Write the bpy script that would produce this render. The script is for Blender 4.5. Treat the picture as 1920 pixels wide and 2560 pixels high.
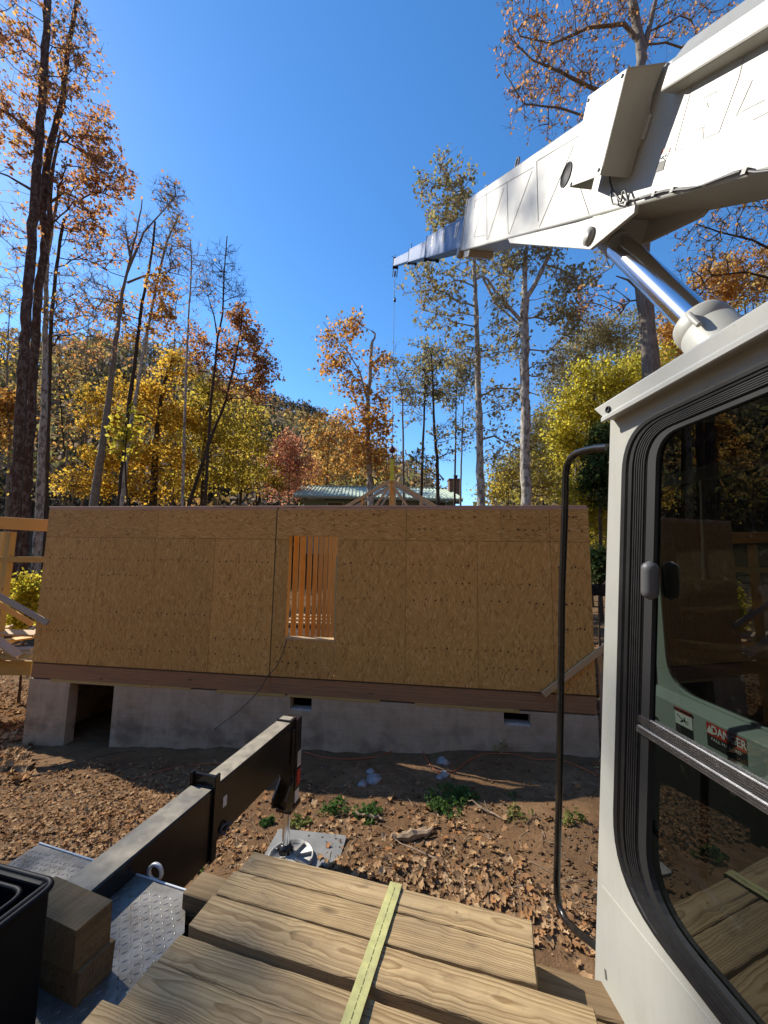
import bpy, bmesh, math, random
import numpy as np
from mathutils import Vector, Matrix
R_ = math.radians
random.seed(7); rng = np.random.default_rng(7)
for o in list(bpy.data.objects): bpy.data.objects.remove(o)
S = bpy.context.scene; C = S.collection
# ------------------------------------------------------------------ camera, sky, sun, exposure
EYE = 3.4; F = 960.0                                  # eye height over the yard, focal length in photo pixels (1920 x 2560)
Zc = np.array([129., 8420., -960.]); Zc /= np.linalg.norm(Zc)   # the plumb line as the lens sees it
Yc = np.array([0, 0, -1.]); Yc -= Yc.dot(Zc)*Zc; Yc /= np.linalg.norm(Yc)
Xc = np.cross(Yc, Zc); RM = np.array([Xc, Yc, Zc])
cam = bpy.data.cameras.new('camera'); cam.sensor_fit = 'VERTICAL'; cam.sensor_height = 24; cam.lens = 24*F/2560
cam.clip_start = .02; cam.clip_end = 3000
co = bpy.data.objects.new('camera', cam); C.objects.link(co)
co.matrix_world = Matrix.Translation((0, 0, EYE)) @ Matrix(RM.tolist()).to_4x4(); S.camera = co
SUN_AZ, SUN_EL = R_(59), R_(40)                       # degrees left of the view direction, height
sv = Vector((-math.sin(SUN_AZ)*math.cos(SUN_EL), math.cos(SUN_AZ)*math.cos(SUN_EL), math.sin(SUN_EL)))
W = bpy.data.worlds.new('World'); S.world = W; W.use_nodes = True
wn = W.node_tree.nodes; sky = wn.new('ShaderNodeTexSky'); sky.sky_type = 'NISHITA'; sky.sun_disc = False
sky.sun_elevation = SUN_EL; sky.sun_rotation = -SUN_AZ; sky.altitude = 900; sky.dust_density = .15; sky.ozone_density = 2.4; sky.air_density = 1.0
bgn = wn['Background']; bgn.inputs[1].default_value = .10; hsv = wn.new('ShaderNodeHueSaturation'); hsv.inputs['Saturation'].default_value = 1.25; W.node_tree.links.new(sky.outputs[0], hsv.inputs['Color']); W.node_tree.links.new(hsv.outputs[0], bgn.inputs[0])
sl = bpy.data.lights.new('sun', 'SUN'); sl.energy = 2.7; sl.angle = R_(.53); sl.color = (1, .93, .82)
so = bpy.data.objects.new('sun', sl); C.objects.link(so); so.location = sv*60
so.rotation_euler = sv.to_track_quat('Z', 'Y').to_euler()
S.view_settings.view_transform = 'Standard'; S.view_settings.look = 'None'; S.view_settings.exposure = 1.35
S.view_settings.gamma = 1
S.render.engine = 'CYCLES'; S.cycles.max_bounces = 8; S.cycles.transparent_max_bounces = 12
# ------------------------------------------------------------------ pixel rays -> points of the place (metres)
CAMP = np.array([0, 0, EYE])
def ray(px, py): return RM @ np.array([(px-960)/F, -(py-1280)/F, -1.])
def atY(px, py, Y): d = ray(px, py); return Vector(CAMP + d*(Y/d[1]))
def atZ(px, py, z): d = ray(px, py); return Vector(CAMP + d*((z-EYE)/d[2]))
def onplane(px, py, p, n):
    d = ray(px, py); p = np.array(p); n = np.array(n)
    return Vector(CAMP + d*(n.dot(p-CAMP)/n.dot(d)))
# house frame: origin at the left front corner, x along the front wall, y into the house
HL = Vector((-6.86, 7.84, 0)); HYAW = R_(-7.7)
HU = Vector((math.cos(HYAW), math.sin(HYAW), 0)); HV = Vector((-HU.y, HU.x, 0))
HM = Matrix.Translation(HL) @ Matrix.Rotation(HYAW, 4, 'Z')
def hloc(px, py, y=0):
    p = onplane(px, py, HL+HV*y, HV) - HL
    return p.dot(HU), p.z
def gz(x, y):                                         # the yard: falls to the left, rises towards the truck, climbs behind the house
    wy = 7.84 - .1352*(x+6.86)
    xx = np.clip(x, -14, 8); z = -.32 + .062*(xx+6.86)
    d = wy - y
    dd = np.clip(d, 0, 5); z = z + .065*dd + .26*(1-np.exp(-dd*1.1))
    b = np.maximum(-d-8, 0); z = z + .03*b + .0006*np.minimum(b, 120)**2
    z = z + .10*np.maximum(-x-16, 0) + .16*np.maximum(x-12, 0)
    return z + .03*np.sin(1.7*x+.6*y) + .025*np.sin(2.3*y-1.1*x) + .012*np.sin(5.1*x+3.9*y)
def ghit(px, py):
    d = ray(px, py); t = 1.
    z = 0
    for k in range(40):
        z = float(gz(CAMP[0]+d[0]*t, CAMP[1]+d[1]*t)); t = .5*t + .5*(z-EYE)/d[2]
    return Vector(CAMP + d*t)
def ghits(px, py):
    d = np.c_[(px-960)/F, -(py-1280)/F, -np.ones(len(px))] @ RM.T; t = np.ones(len(px))
    for k in range(40): z = gz(d[:, 0]*t, d[:, 1]*t); t = np.clip(.5*t + .5*(z-EYE)/np.minimum(d[:, 2], -.02), .5, 200)
    return np.c_[d[:, 0]*t, d[:, 1]*t, gz(d[:, 0]*t, d[:, 1]*t)]
# ------------------------------------------------------------------ objects, tags
WM = {}
def tag(o, label=None, cat=None, group=None, kind=None):
    if label: o['label'] = label
    if cat: o['category'] = cat
    if group: o['group'] = group
    if kind: o['kind'] = kind
    return o
def link(o, M=None, parent=None):
    M = Matrix.Identity(4) if M is None else M
    C.objects.link(o); WM[o.name] = M
    if parent: o.parent = parent; o.matrix_basis = WM[parent.name].inverted() @ M
    else: o.matrix_basis = M
    return o
def empty(name, M, label, cat, group=None):
    if isinstance(M, Vector): M = Matrix.Translation(M)
    o = bpy.data.objects.new(name, None); o.empty_display_size = .1
    link(o, M); return tag(o, label, cat, group)
def frame(p, x, up=(0, 0, 1)):
    x = Vector(x).normalized(); u = Vector(up); y = u.cross(x)
    if y.length < 1e-4: y = Vector((0, 1, 0)).cross(x)
    y.normalize(); z = x.cross(y)
    M = Matrix.Identity(4)
    for i in range(3): M[i][0], M[i][1], M[i][2], M[i][3] = x[i], y[i], z[i], p[i]
    return M
class MB:
    def __init__(s): s.v = []; s.f = []; s.m = []; s.sm = []
    def add(s, v, f, m=0, sm=False):
        b = len(s.v); s.v += [tuple(p) for p in v]; s.f += [tuple(i+b for i in q) for q in f]; s.m += [m]*len(f); s.sm += [sm]*len(f); return s
    def box(s, a, b, m=0, M=None):
        x0, y0, z0 = a; x1, y1, z1 = b
        v = [Vector(p) for p in ((x0,y0,z0),(x1,y0,z0),(x1,y1,z0),(x0,y1,z0),(x0,y0,z1),(x1,y0,z1),(x1,y1,z1),(x0,y1,z1))]
        if M is not None: v = [M @ p for p in v]
        return s.add(v, [(0,3,2,1),(4,5,6,7),(0,1,5,4),(1,2,6,5),(2,3,7,6),(3,0,4,7)], m)
    def bar(s, p, q, w, h, m=0, up=(0, 0, 1)):
        p = Vector(p); q = Vector(q); M = frame(p, q-p, up)
        return s.box((0, -w/2, -h/2), ((q-p).length, w/2, h/2), m, M)
    def prism(s, poly, d, m=0):
        n = len(poly); d = Vector(d); p = [Vector(a) for a in poly]
        return s.add(p+[a+d for a in p], [tuple(range(n))[::-1], tuple(range(n, 2*n))]+[(i, (i+1) % n, n+(i+1) % n, n+i) for i in range(n)], m)
    def tube(s, pts, r, k=8, m=0, cap=True, sm=True):
        P = [Vector(p) for p in pts]; n = len(P); rs = r if hasattr(r, '__len__') else [r]*n
        v = []; t0 = (P[1]-P[0]).normalized(); a = t0.orthogonal().normalized()
        for i in range(n):
            t = (P[min(i+1, n-1)]-P[max(i-1, 0)]).normalized()
            a = (a - t*a.dot(t)).normalized(); b = t.cross(a)
            for j in range(k):
                g = 2*math.pi*j/k; v.append(P[i] + (a*math.cos(g)+b*math.sin(g))*rs[i])
        f = [(i*k+j, i*k+(j+1) % k, (i+1)*k+(j+1) % k, (i+1)*k+j) for i in range(n-1) for j in range(k)]
        s.add(v, f, m, sm)
        if cap: s.add(v[:k], [tuple(range(k))[::-1]], m); s.add(v[-k:], [tuple(range(k))], m)
        return s
    def lathe(s, M, prof, k=24, m=0, sm=True):        # prof: (radius, height) along local z of M
        v = [M @ Vector((r*math.cos(2*math.pi*j/k), r*math.sin(2*math.pi*j/k), h)) for r, h in prof for j in range(k)]
        n = len(prof)
        return s.add(v, [(i*k+j, i*k+(j+1) % k, (i+1)*k+(j+1) % k, (i+1)*k+j) for i in range(n-1) for j in range(k)], m, sm)
    def build(s, name, mats, parent=None, M=None, local=False, bevel=0, seg=1):
        M = M if M is not None else (WM[parent.name] if parent else Matrix.Identity(4))
        me = bpy.data.meshes.new(name)
        if local: vs = s.v
        else:
            Mi = np.array(M.inverted()); a = np.c_[np.array(s.v), np.ones(len(s.v))] @ Mi.T; vs = a[:, :3].tolist()
        me.from_pydata(vs, [], s.f); me.polygons.foreach_set('material_index', s.m); me.polygons.foreach_set('use_smooth', s.sm)
        for mt in (mats if isinstance(mats, (list, tuple)) else [mats]): me.materials.append(mt)
        me.update(); o = bpy.data.objects.new(name, me); link(o, M, parent)
        if bevel:
            b = o.modifiers.new('bevel', 'BEVEL'); b.width = bevel; b.segments = seg; b.limit_method = 'ANGLE'; b.angle_limit = R_(40)
        return o
def npmesh(name, V, Fq, mats, parent=None, M=None, mi=None, smooth=False, col=None):
    """big mesh from numpy: V (n,3) world, Fq list of (m,k) index arrays; mi material index per array"""
    M = M if M is not None else (WM[parent.name] if parent else Matrix.Identity(4))
    Mi = np.array(M.inverted()); V = (np.c_[V, np.ones(len(V))] @ Mi.T)[:, :3]
    me = bpy.data.meshes.new(name); me.vertices.add(len(V)); me.vertices.foreach_set('co', V.astype(np.float32).ravel())
    L = np.concatenate([f.ravel() for f in Fq]).astype(np.int32)
    cnt = np.concatenate([np.full(len(f), f.shape[1]) for f in Fq]); st = np.r_[0, np.cumsum(cnt)[:-1]]
    me.loops.add(len(L)); me.loops.foreach_set('vertex_index', L)
    me.polygons.add(len(cnt)); me.polygons.foreach_set('loop_start', st.astype(np.int32)); me.polygons.foreach_set('loop_total', cnt.astype(np.int32))
    if mi is not None: me.polygons.foreach_set('material_index', np.concatenate([np.full(len(f), k) for f, k in zip(Fq, mi)]).astype(np.int32))
    if smooth: me.polygons.foreach_set('use_smooth', np.ones(len(cnt), bool))
    if col is not None:
        at = me.color_attributes.new('Col', 'FLOAT_COLOR', 'POINT'); at.data.foreach_set('color', np.c_[col, np.ones(len(col))].astype(np.float32).ravel())
    for mt in (mats if isinstance(mats, (list, tuple)) else [mats]): me.materials.append(mt)
    me.update(calc_edges=True); me.validate()
    o = bpy.data.objects.new(name, me); return link(o, M, parent)
# ------------------------------------------------------------------ materials
def nd(nt, typ, ins=None, **at):
    n = nt.nodes.new('ShaderNode'+typ)
    for k, v in at.items(): setattr(n, k, v)
    for k, v in (ins or {}).items():
        s = n.inputs[k]
        if isinstance(v, bpy.types.NodeSocket): nt.links.new(v, s)
        elif isinstance(v, bpy.types.Node): nt.links.new(v.outputs[0], s)
        else: s.default_value = v
    return n
def rgba(c): return (*c, 1) if len(c) == 3 else c
def ramp(nt, fac, stops, mode='LINEAR'):
    n = nd(nt, 'ValToRGB', {'Fac': fac}); cr = n.color_ramp; cr.interpolation = mode
    while len(cr.elements) < len(stops): cr.elements.new(.5)
    for e, (p, c) in zip(cr.elements, stops): e.position = p; e.color = rgba(c) if hasattr(c, '__len__') else (c, c, c, 1)
    return n.outputs[0]
def mixc(nt, f, a, b, bt='MIX'):
    n = nt.nodes.new('ShaderNodeMix'); n.data_type = 'RGBA'; n.blend_type = bt
    for i, v in ((0, f), (6, a), (7, b)):
        if isinstance(v, bpy.types.NodeSocket): nt.links.new(v, n.inputs[i])
        else: n.inputs[i].default_value = v if i == 0 else rgba(v)
    return n.outputs[2]
def mth(nt, op, a, b=0., c=0.):
    n = nt.nodes.new('ShaderNodeMath'); n.operation = op
    for i, v in enumerate((a, b, c)):
        if isinstance(v, bpy.types.NodeSocket): nt.links.new(v, n.inputs[i])
        else: n.inputs[i].default_value = v
    return n.outputs[0]
def coords(nt, scale=(1, 1, 1), rot=(0, 0, 0), src='Object', loc=(0, 0, 0)):
    t = nd(nt, 'TexCoord'); m = nd(nt, 'Mapping', {'Vector': t.outputs[src], 'Scale': scale, 'Rotation': rot, 'Location': loc}); return m.outputs[0]
def noise(nt, vec, scale=5, detail=4, rough=.55, dist=0, out='Fac'):
    return nd(nt, 'TexNoise', {'Vector': vec, 'Scale': scale, 'Detail': detail, 'Roughness': rough, 'Distortion': dist}).outputs[out]
def bump(nt, h, strength=.3, dist=.01): return nd(nt, 'Bump', {'Height': h, 'Strength': strength, 'Distance': dist}).outputs[0]
def newmat(name):
    m = bpy.data.materials.new(name); m.use_nodes = True; nt = m.node_tree; return m, nt, nt.nodes['Principled BSDF']
def setp(nt, b, **k):
    nm = {'col': 'Base Color', 'rough': 'Roughness', 'metal': 'Metallic', 'nrm': 'Normal', 'spec': 'Specular IOR Level', 'coat': 'Coat Weight'}
    for a, v in k.items():
        s = b.inputs[nm[a]]
        if isinstance(v, bpy.types.NodeSocket): nt.links.new(v, s)
        else: s.default_value = rgba(v) if a == 'col' else v
def plain(name, col, rough=.5, metal=0, var=.12, sc=6, bs=.0, bsc=60, spec=.5, dirt=None, damt=.5):
    m, nt, b = newmat(name); v = coords(nt)
    n = noise(nt, v, sc, 5); c = mixc(nt, ramp(nt, n, [(.3, 0.), (.75, 1.)]), [x*(1-var) for x in col], [min(1, x*(1+var)) for x in col])
    if dirt:
        d = noise(nt, v, sc*.6, 8, .7); c = mixc(nt, mth(nt, 'MULTIPLY', ramp(nt, d, [(.5, 0.), (.72, 1.)]), damt), c, dirt)
    setp(nt, b, col=c, rough=rough, metal=metal, spec=spec)
    if bs: setp(nt, b, nrm=bump(nt, noise(nt, v, bsc, 3), bs, .004))
    return m
def wood(name, c0, c1, dark, ring=55, fine=.35, rough=.7, stain=None, bs=.25):
    """grain along local x: growth rings round a pith under the board, streaks, a few knots"""
    m, nt, b = newmat(name); oi = nd(nt, 'ObjectInfo'); rnd = oi.outputs['Random']
    t = nd(nt, 'TexCoord'); off = nd(nt, 'CombineXYZ', {'X': mth(nt, 'MULTIPLY', rnd, 37.), 'Y': mth(nt, 'MULTIPLY', rnd, 11.), 'Z': mth(nt, 'MULTIPLY', rnd, 23.)})
    p = nd(nt, 'VectorMath', {0: t.outputs['Object'], 1: off.outputs[0]}, operation='ADD').outputs[0]
    w1 = noise(nt, nd(nt, 'Mapping', {'Vector': p, 'Scale': (.85, 4.5, 4.5)}).outputs[0], 1, 3, out='Color')
    wv = nd(nt, 'VectorMath', {0: w1, 1: (.038, .038, .038)}, operation='MULTIPLY').outputs[0]
    pp = nd(nt, 'VectorMath', {0: t.outputs['Object'], 1: wv}, operation='ADD').outputs[0]
    sx = nd(nt, 'SeparateXYZ', {0: pp})
    py = mth(nt, 'SUBTRACT', sx.outputs[1], mth(nt, 'MULTIPLY_ADD', mth(nt, 'FRACT', mth(nt, 'MULTIPLY', rnd, 17.)), .16, 0.))
    pz = mth(nt, 'ADD', sx.outputs[2], mth(nt, 'MULTIPLY_ADD', rnd, .10, -.02))
    dist = mth(nt, 'SQRT', mth(nt, 'ADD', mth(nt, 'MULTIPLY', py, py), mth(nt, 'MULTIPLY', pz, pz)))
    rg = mth(nt, 'FRACT', mth(nt, 'MULTIPLY', dist, ring))
    ringc = ramp(nt, rg, [(0, 0.), (.55, .35), (.88, 1.), (1, 0.)])
    st = noise(nt, nd(nt, 'Mapping', {'Vector': p, 'Scale': (2.2, 95, 95)}).outputs[0], 1, 4, .6)
    c = mixc(nt, ringc, c1, c0)
    c = mixc(nt, mth(nt, 'MULTIPLY', ramp(nt, st, [(.42, 0.), (.7, 1.)]), fine), c, dark)
    big = noise(nt, nd(nt, 'Mapping', {'Vector': p, 'Scale': (1.6, 7, 7)}).outputs[0], 1, 6, .65)
    c = mixc(nt, mth(nt, 'MULTIPLY', ramp(nt, big, [(.45, 0.), (.72, 1.)]), .35), c, stain or dark)
    if ring > 200:                                  # old boards: long checks, grey weathering, mud
        ck = nd(nt, 'TexNoise', {'Vector': nd(nt, 'Mapping', {'Vector': p, 'Scale': (1.5, 42, 42)}).outputs[0], 'Scale': 1., 'Detail': 2.}).outputs[0]; chk = ramp(nt, ck, [(.70, 0.), (.73, 1.)])
        c = mixc(nt, mth(nt, 'MULTIPLY', chk, .75), c, (.05, .03, .015))
        gw = noise(nt, nd(nt, 'Mapping', {'Vector': p, 'Scale': (2.5, 4, 4)}).outputs[0], 1, 8, .7); c = mixc(nt, mth(nt, 'MULTIPLY', ramp(nt, gw, [(.42, 0.), (.7, 1.)]), .32), c, (.25, .185, .115))
        mud = noise(nt, nd(nt, 'Mapping', {'Vector': p, 'Scale': (9, 14, 14)}).outputs[0], 1, 9, .75); c = mixc(nt, mth(nt, 'MULTIPLY', ramp(nt, mud, [(.56, 0.), (.68, 1.)]), .5), c, (.15, .10, .06))
    kv = nd(nt, 'TexVoronoi', {'Vector': nd(nt, 'Mapping', {'Vector': p, 'Scale': (1.7, 5.5, 5.5)}).outputs[0], 'Scale': 1.})
    c = mixc(nt, ramp(nt, kv.outputs['Distance'], [(.03, .85), (.11, 0.)]), c, [x*.6 for x in dark])
    h = mth(nt, 'ADD', mth(nt, 'MULTIPLY', ringc, -.5), mth(nt, 'MULTIPLY', st, -.6))
    setp(nt, b, col=c, rough=rough, spec=.25, nrm=bump(nt, h, bs, .006)); return m
def osb(name, rotz):
    m, nt, b = newmat(name); pal = [(0, (.28, .14, .04)), (.14, (.45, .245, .066)), (.5, (.50, .282, .080)), (.85, (.54, .315, .098)), (1, (.63, .405, .155))]
    cs = []
    wob = noise(nt, coords(nt), 7, 2, out='Color')
    for k, (a, sc, o) in enumerate(((.12, (52, 52, 9), 0), (.42, (60, 60, 11), 3.3), (-.38, (56, 56, 10), 7.1))):
        v = coords(nt, (1, 1, 1), (0, a+rotz, 0), loc=(o, o, o))
        v = nd(nt, 'VectorMath', {0: v, 1: nd(nt, 'VectorMath', {0: wob, 1: (.05, .05, .05)}, operation='MULTIPLY').outputs[0]}, operation='ADD').outputs[0]
        v = nd(nt, 'Mapping', {'Vector': v, 'Scale': sc}).outputs[0]
        vo = nd(nt, 'TexVoronoi', {'Vector': v, 'Scale': 1., 'Randomness': 1.}); sp = nd(nt, 'SeparateColor', {0: vo.outputs['Color']})
        cs.append((sp.outputs[0], sp.outputs[1]))
    f = mixc(nt, mth(nt, 'GREATER_THAN', cs[1][1], .62), cs[0][0], cs[1][0]); f = mixc(nt, mth(nt, 'GREATER_THAN', cs[2][1], .66), f, cs[2][0])
    c = ramp(nt, f, pal)
    g = noise(nt, coords(nt, (1.3, 1.3, 1.3)), 1, 5, .6); c = mixc(nt, mth(nt, 'MULTIPLY', ramp(nt, g, [(.4, 0.), (.7, 1.)]), .3), c, (.44, .24, .066))
    oi = nd(nt, 'ObjectInfo'); tone = nd(nt, 'MapRange', {'Value': oi.outputs['Random'], 'To Min': 1.22, 'To Max': 1.42}).outputs[0]; c = nd(nt, 'VectorMath', {0: c, 1: nd(nt, 'CombineXYZ', {0: tone, 1: tone, 2: tone}).outputs[0]}, operation='MULTIPLY').outputs[0]
    fs = noise(nt, coords(nt, (160, 160, 30) if rotz == 0 else (30, 160, 160)), 1, 2); c = mixc(nt, mth(nt, 'MULTIPLY', fs, .25), c, (.2, .12, .05))
    setp(nt, b, col=c, rough=.6, spec=.3, nrm=bump(nt, f, .25, .004)); return m
def leafmat(name, cols, trans=.5, rough=.6):
    m, nt, b = newmat(name); g = nd(nt, 'NewGeometry'); r = g.outputs['Random Per Island']
    n = len(cols); c = ramp(nt, r, [(i/max(1, n-1), q) for i, q in enumerate(cols)])
    v = noise(nt, coords(nt), .55, 3); c = mixc(nt, ramp(nt, v, [(.35, .0), (.7, .45)]), c, cols[n//2])
    out = nt.nodes['Material Output']; d = nd(nt, 'BsdfDiffuse', {'Color': c}); t = nd(nt, 'BsdfTranslucent', {'Color': c})
    mx = nd(nt, 'MixShader', {0: trans, 1: d.outputs[0], 2: t.outputs[0]}); nt.nodes.remove(b)
    nt.links.new(mx.outputs[0], out.inputs[0]); return m
def bark(name, a, b_, sc=(9, 9, 2.2), patch=None):
    m, nt, b = newmat(name); v = coords(nt, sc); n = noise(nt, v, 1.6, 6, .65); c = mixc(nt, ramp(nt, n, [(.35, 0.), (.65, 1.)]), a, b_)
    if patch: c = mixc(nt, ramp(nt, noise(nt, coords(nt, (3.5, 3.5, 1.6)), 2, 5, .7), [(.5, 0.), (.56, 1.)]), c, patch)
    setp(nt, b, col=c, rough=.9, spec=.15, nrm=bump(nt, n, .8, .02)); return m
M_ = {}
def mats():
    M_['white'] = mw = plain('white_crane_paint', (.43, .43, .38), .42, var=.05, sc=2.5, bs=.10, bsc=260, dirt=(.31, .285, .225), damt=.5)
    nt = mw.node_tree; b = nt.nodes['Principled BSDF']; src = b.inputs['Base Color'].links[0].from_socket
    st = noise(nt, coords(nt, (16, 16, 1.3)), 1, 6, .65); fi = noise(nt, coords(nt), 34, 6, .75); bg = noise(nt, coords(nt), 1.4, 5, .6)
    c = mixc(nt, mth(nt, 'MULTIPLY', ramp(nt, st, [(.5, 0.), (.75, 1.)]), .30), src, (.33, .31, .25)); c = mixc(nt, mth(nt, 'MULTIPLY', ramp(nt, fi, [(.60, 0.), (.74, 1.)]), .35), c, (.24, .22, .17)); c = mixc(nt, mth(nt, 'MULTIPLY', ramp(nt, bg, [(.45, 0.), (.7, 1.)]), .22), c, (.35, .335, .275))
    setp(nt, b, col=c, rough=nd(nt, 'MapRange', {'Value': fi, 'To Min': .32, 'To Max': .6}).outputs[0])
    M_['blue'] = plain('blue_boom_paint', (.055, .115, .26), .45, var=.3, sc=7, dirt=(.30, .36, .44), damt=.55)
    M_['black'] = plain('black_steel_paint', (.012, .011, .010), .26, var=.3, sc=5, bs=.05, dirt=(.065, .047, .03), damt=.75)
    M_['rubber'] = plain('black_rubber', (.012, .012, .012), .5, var=.2, sc=9, bs=.1, bsc=90, spec=.35, dirt=(.05, .05, .048), damt=.3)
    M_['hose'] = plain('grey_hose', (.09, .09, .09), .5, var=.2); M_['bin'] = plain('black_plastic', (.005, .006, .009), .55, var=.2, spec=.22)
    M_['groove'] = plain('dark_groove', (.10, .10, .09), .8)
    M_['weld'] = plain('weld_line', (.25, .245, .22), .7)
    M_['chrome'] = plain('chrome', (.74, .76, .78), .15, 1, var=.02)
    M_['alu'] = plain('dull_aluminium', (.42, .42, .43), .35, 1, var=.15, sc=30)
    M_['dalu'] = plain('dark_aluminium', (.03, .03, .03), .5, .4, spec=.35, var=.2, sc=30)
    M_['tread'] = plain('tread_plate_metal', (.20, .19, .17), .45, .6, var=.3, sc=14, dirt=(.10, .08, .055), damt=.9)
    M_['galv'] = plain('light_grey_metal', (.62, .63, .62), .4, .3, dirt=(.3, .26, .2))
    M_['inner'] = plain('pale_green_cab_paint', (.33, .375, .34), .5, var=.1, dirt=(.28, .30, .26))
    M_['dark'] = plain('dark_interior', (.012, .012, .012), .7)
    M_['red'] = plain('red_sticker', (.50, .035, .02), .5, var=.05); M_['sticker'] = plain('white_sticker', (.72, .72, .70), .5, var=.05)
    M_['text'] = plain('black_print', (.02, .02, .02), .6); M_['wtext'] = plain('white_print', (.8, .8, .78), .6)
    M_['osb_v'] = osb('osb_upright_strands', 0); M_['osb_h'] = osb('osb_level_strands', math.pi/2)
    M_['nail'] = plain('nail_mark', (.05, .032, .02), .9); M_['seam'] = plain('green_panel_edge', (.05, .085, .05), .8); M_['seamd'] = plain('seam_gap', (.10, .06, .03), .9)
    M_['stud'] = wood('fresh_stud_wood', (.78, .41, .10), (.82, .47, .14), (.55, .25, .055), 40, .25)
    M_['pale'] = wood('pale_lumber', (.56, .38, .19), (.62, .45, .25), (.36, .22, .10), 45, .3)
    M_['grey_wood'] = wood('weathered_lumber', (.42, .35, .27), (.48, .41, .32), (.25, .19, .13), 45, .4)
    M_['treated'] = wood('treated_lumber', (.50, .34, .11), (.56, .40, .15), (.33, .20, .06), 40, .3)
    M_['rim'] = wood('rim_board_wood', (.34, .18, .085), (.42, .235, .115), (.15, .08, .05), 30, .45, stain=(.17, .12, .10))
    M_['plate'] = wood('top_plate_wood', (.58, .37, .25), (.64, .43, .31), (.40, .23, .14), 30, .3)
    M_['timber'] = wood('mat_timber_wood', (.265, .168, .07), (.51, .365, .185), (.13, .072, .028), 230, .6, .78, stain=(.17, .12, .07), bs=.5)
    M_['timber_dark'] = wood('dirty_timber_wood', (.19, .125, .06), (.26, .175, .085), (.085, .05, .025), 220, .6, .8, stain=(.09, .065, .04), bs=.5)
    m, nt, b = newmat('concrete_parging'); v = coords(nt); n1 = noise(nt, v, 3, 8, .7); n2 = noise(nt, coords(nt, (4.5, 4.5, .7)), 1, 6, .6); n3 = noise(nt, v, 40, 4)
    c = mixc(nt, ramp(nt, n1, [(.35, 0.), (.7, 1.)]), (.42, .325, .215), (.57, .46, .33)); c = mixc(nt, mth(nt, 'MULTIPLY', ramp(nt, n2, [(.5, 0.), (.68, 1.)]), .5), c, (.60, .50, .37))
    sz = nd(nt, 'SeparateXYZ', {0: v}).outputs[2]; low = nd(nt, 'MapRange', {'Value': mth(nt, 'ADD', sz, mth(nt, 'MULTIPLY_ADD', n1, 1.1, -.55)), 'From Min': .75, 'From Max': .05}).outputs[0]
    blot = ramp(nt, noise(nt, coords(nt, (1.6, 1.6, 2.6), loc=(2, 0, 5)), 1, 5, .6), [(.48, 0.), (.62, 1.)])
    c = mixc(nt, mth(nt, 'MULTIPLY', mth(nt, 'MULTIPLY', low, blot), .55), c, (.11, .08, .06))
    bk = nd(nt, 'TexBrick', {'Vector': nd(nt, 'Mapping', {'Vector': nd(nt, 'CombineXYZ', {'X': nd(nt, 'SeparateXYZ', {0: v}).outputs[0], 'Y': sz}).outputs[0]}).outputs[0], 'Scale': 1., 'Mortar Size': .006, 'Mortar Smooth': .6, 'Brick Width': .40, 'Row Height': .20}).outputs['Fac']
    c = mixc(nt, mth(nt, 'MULTIPLY', mth(nt, 'MULTIPLY', bk, ramp(nt, n1, [(.4, 0.), (.6, 1.)])), .35), c, (.17, .125, .08))          # damp stains low on the wall
    setp(nt, b, col=c, rough=.9, spec=.2, nrm=bump(nt, mth(nt, 'ADD', n1, mth(nt, 'MULTIPLY', n3, .25)), .4, .02)); M_['conc'] = m
    m, nt, b = newmat('yard_dirt'); v = coords(nt); n1 = noise(nt, v, .9, 8, .65); n2 = noise(nt, v, 9, 8, .7); n3 = noise(nt, v, 55, 5, .7)
    c = ramp(nt, n1, [(.3, (.125, .066, .032)), (.5, (.19, .108, .052)), (.72, (.275, .165, .085))]); c = mixc(nt, ramp(nt, n2, [(.42, 0.), (.75, .75)]), c, (.07, .04, .022))
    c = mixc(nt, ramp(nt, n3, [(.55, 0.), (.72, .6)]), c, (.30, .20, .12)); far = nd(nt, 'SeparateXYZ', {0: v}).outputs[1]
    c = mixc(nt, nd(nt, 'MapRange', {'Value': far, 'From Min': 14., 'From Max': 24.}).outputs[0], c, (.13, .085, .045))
    h = mth(nt, 'ADD', mth(nt, 'MULTIPLY', n2, .7), mth(nt, 'MULTIPLY', n3, .35)); setp(nt, b, col=c, rough=.95, spec=.1, nrm=bump(nt, h, .9, .045)); M_['dirt'] = m
    M_['litter'] = leafmat('fallen_leaf', [(.25, .135, .065), (.40, .25, .125), (.18, .095, .05), (.52, .37, .21), (.35, .17, .07), (.13, .075, .045), (.45, .285, .145), (.27, .175, .10)], .12)
    M_['l_rust'] = leafmat('rust_leaves', [(.44, .17, .075), (.58, .27, .10), (.34, .13, .075), (.62, .33, .12), (.48, .19, .09), (.66, .44, .12), (.30, .12, .08)], .76)
    M_['l_orange'] = leafmat('orange_leaves', [(.60, .29, .07), (.46, .19, .05), (.66, .40, .09), (.52, .26, .07), (.68, .47, .13), (.38, .17, .05)], .76)
    M_['l_gold'] = leafmat('gold_leaves', [(.74, .47, .05), (.66, .38, .04), (.78, .56, .08), (.60, .33, .04), (.72, .52, .09), (.50, .31, .05)], .76)
    M_['l_olive'] = leafmat('olive_gold_leaves', [(.54, .44, .06), (.62, .48, .07), (.42, .36, .06), (.68, .52, .08), (.50, .32, .05), (.34, .31, .07)], .76)
    M_['l_lime'] = leafmat('yellow_green_leaves', [(.56, .50, .05), (.64, .54, .05), (.44, .43, .06), (.68, .54, .07), (.50, .44, .07), (.36, .36, .06)], .76)
    M_['l_red'] = leafmat('red_leaves', [(.58, .22, .14), (.64, .30, .16), (.50, .18, .12), (.64, .38, .17), (.54, .28, .18)], .6)
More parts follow.
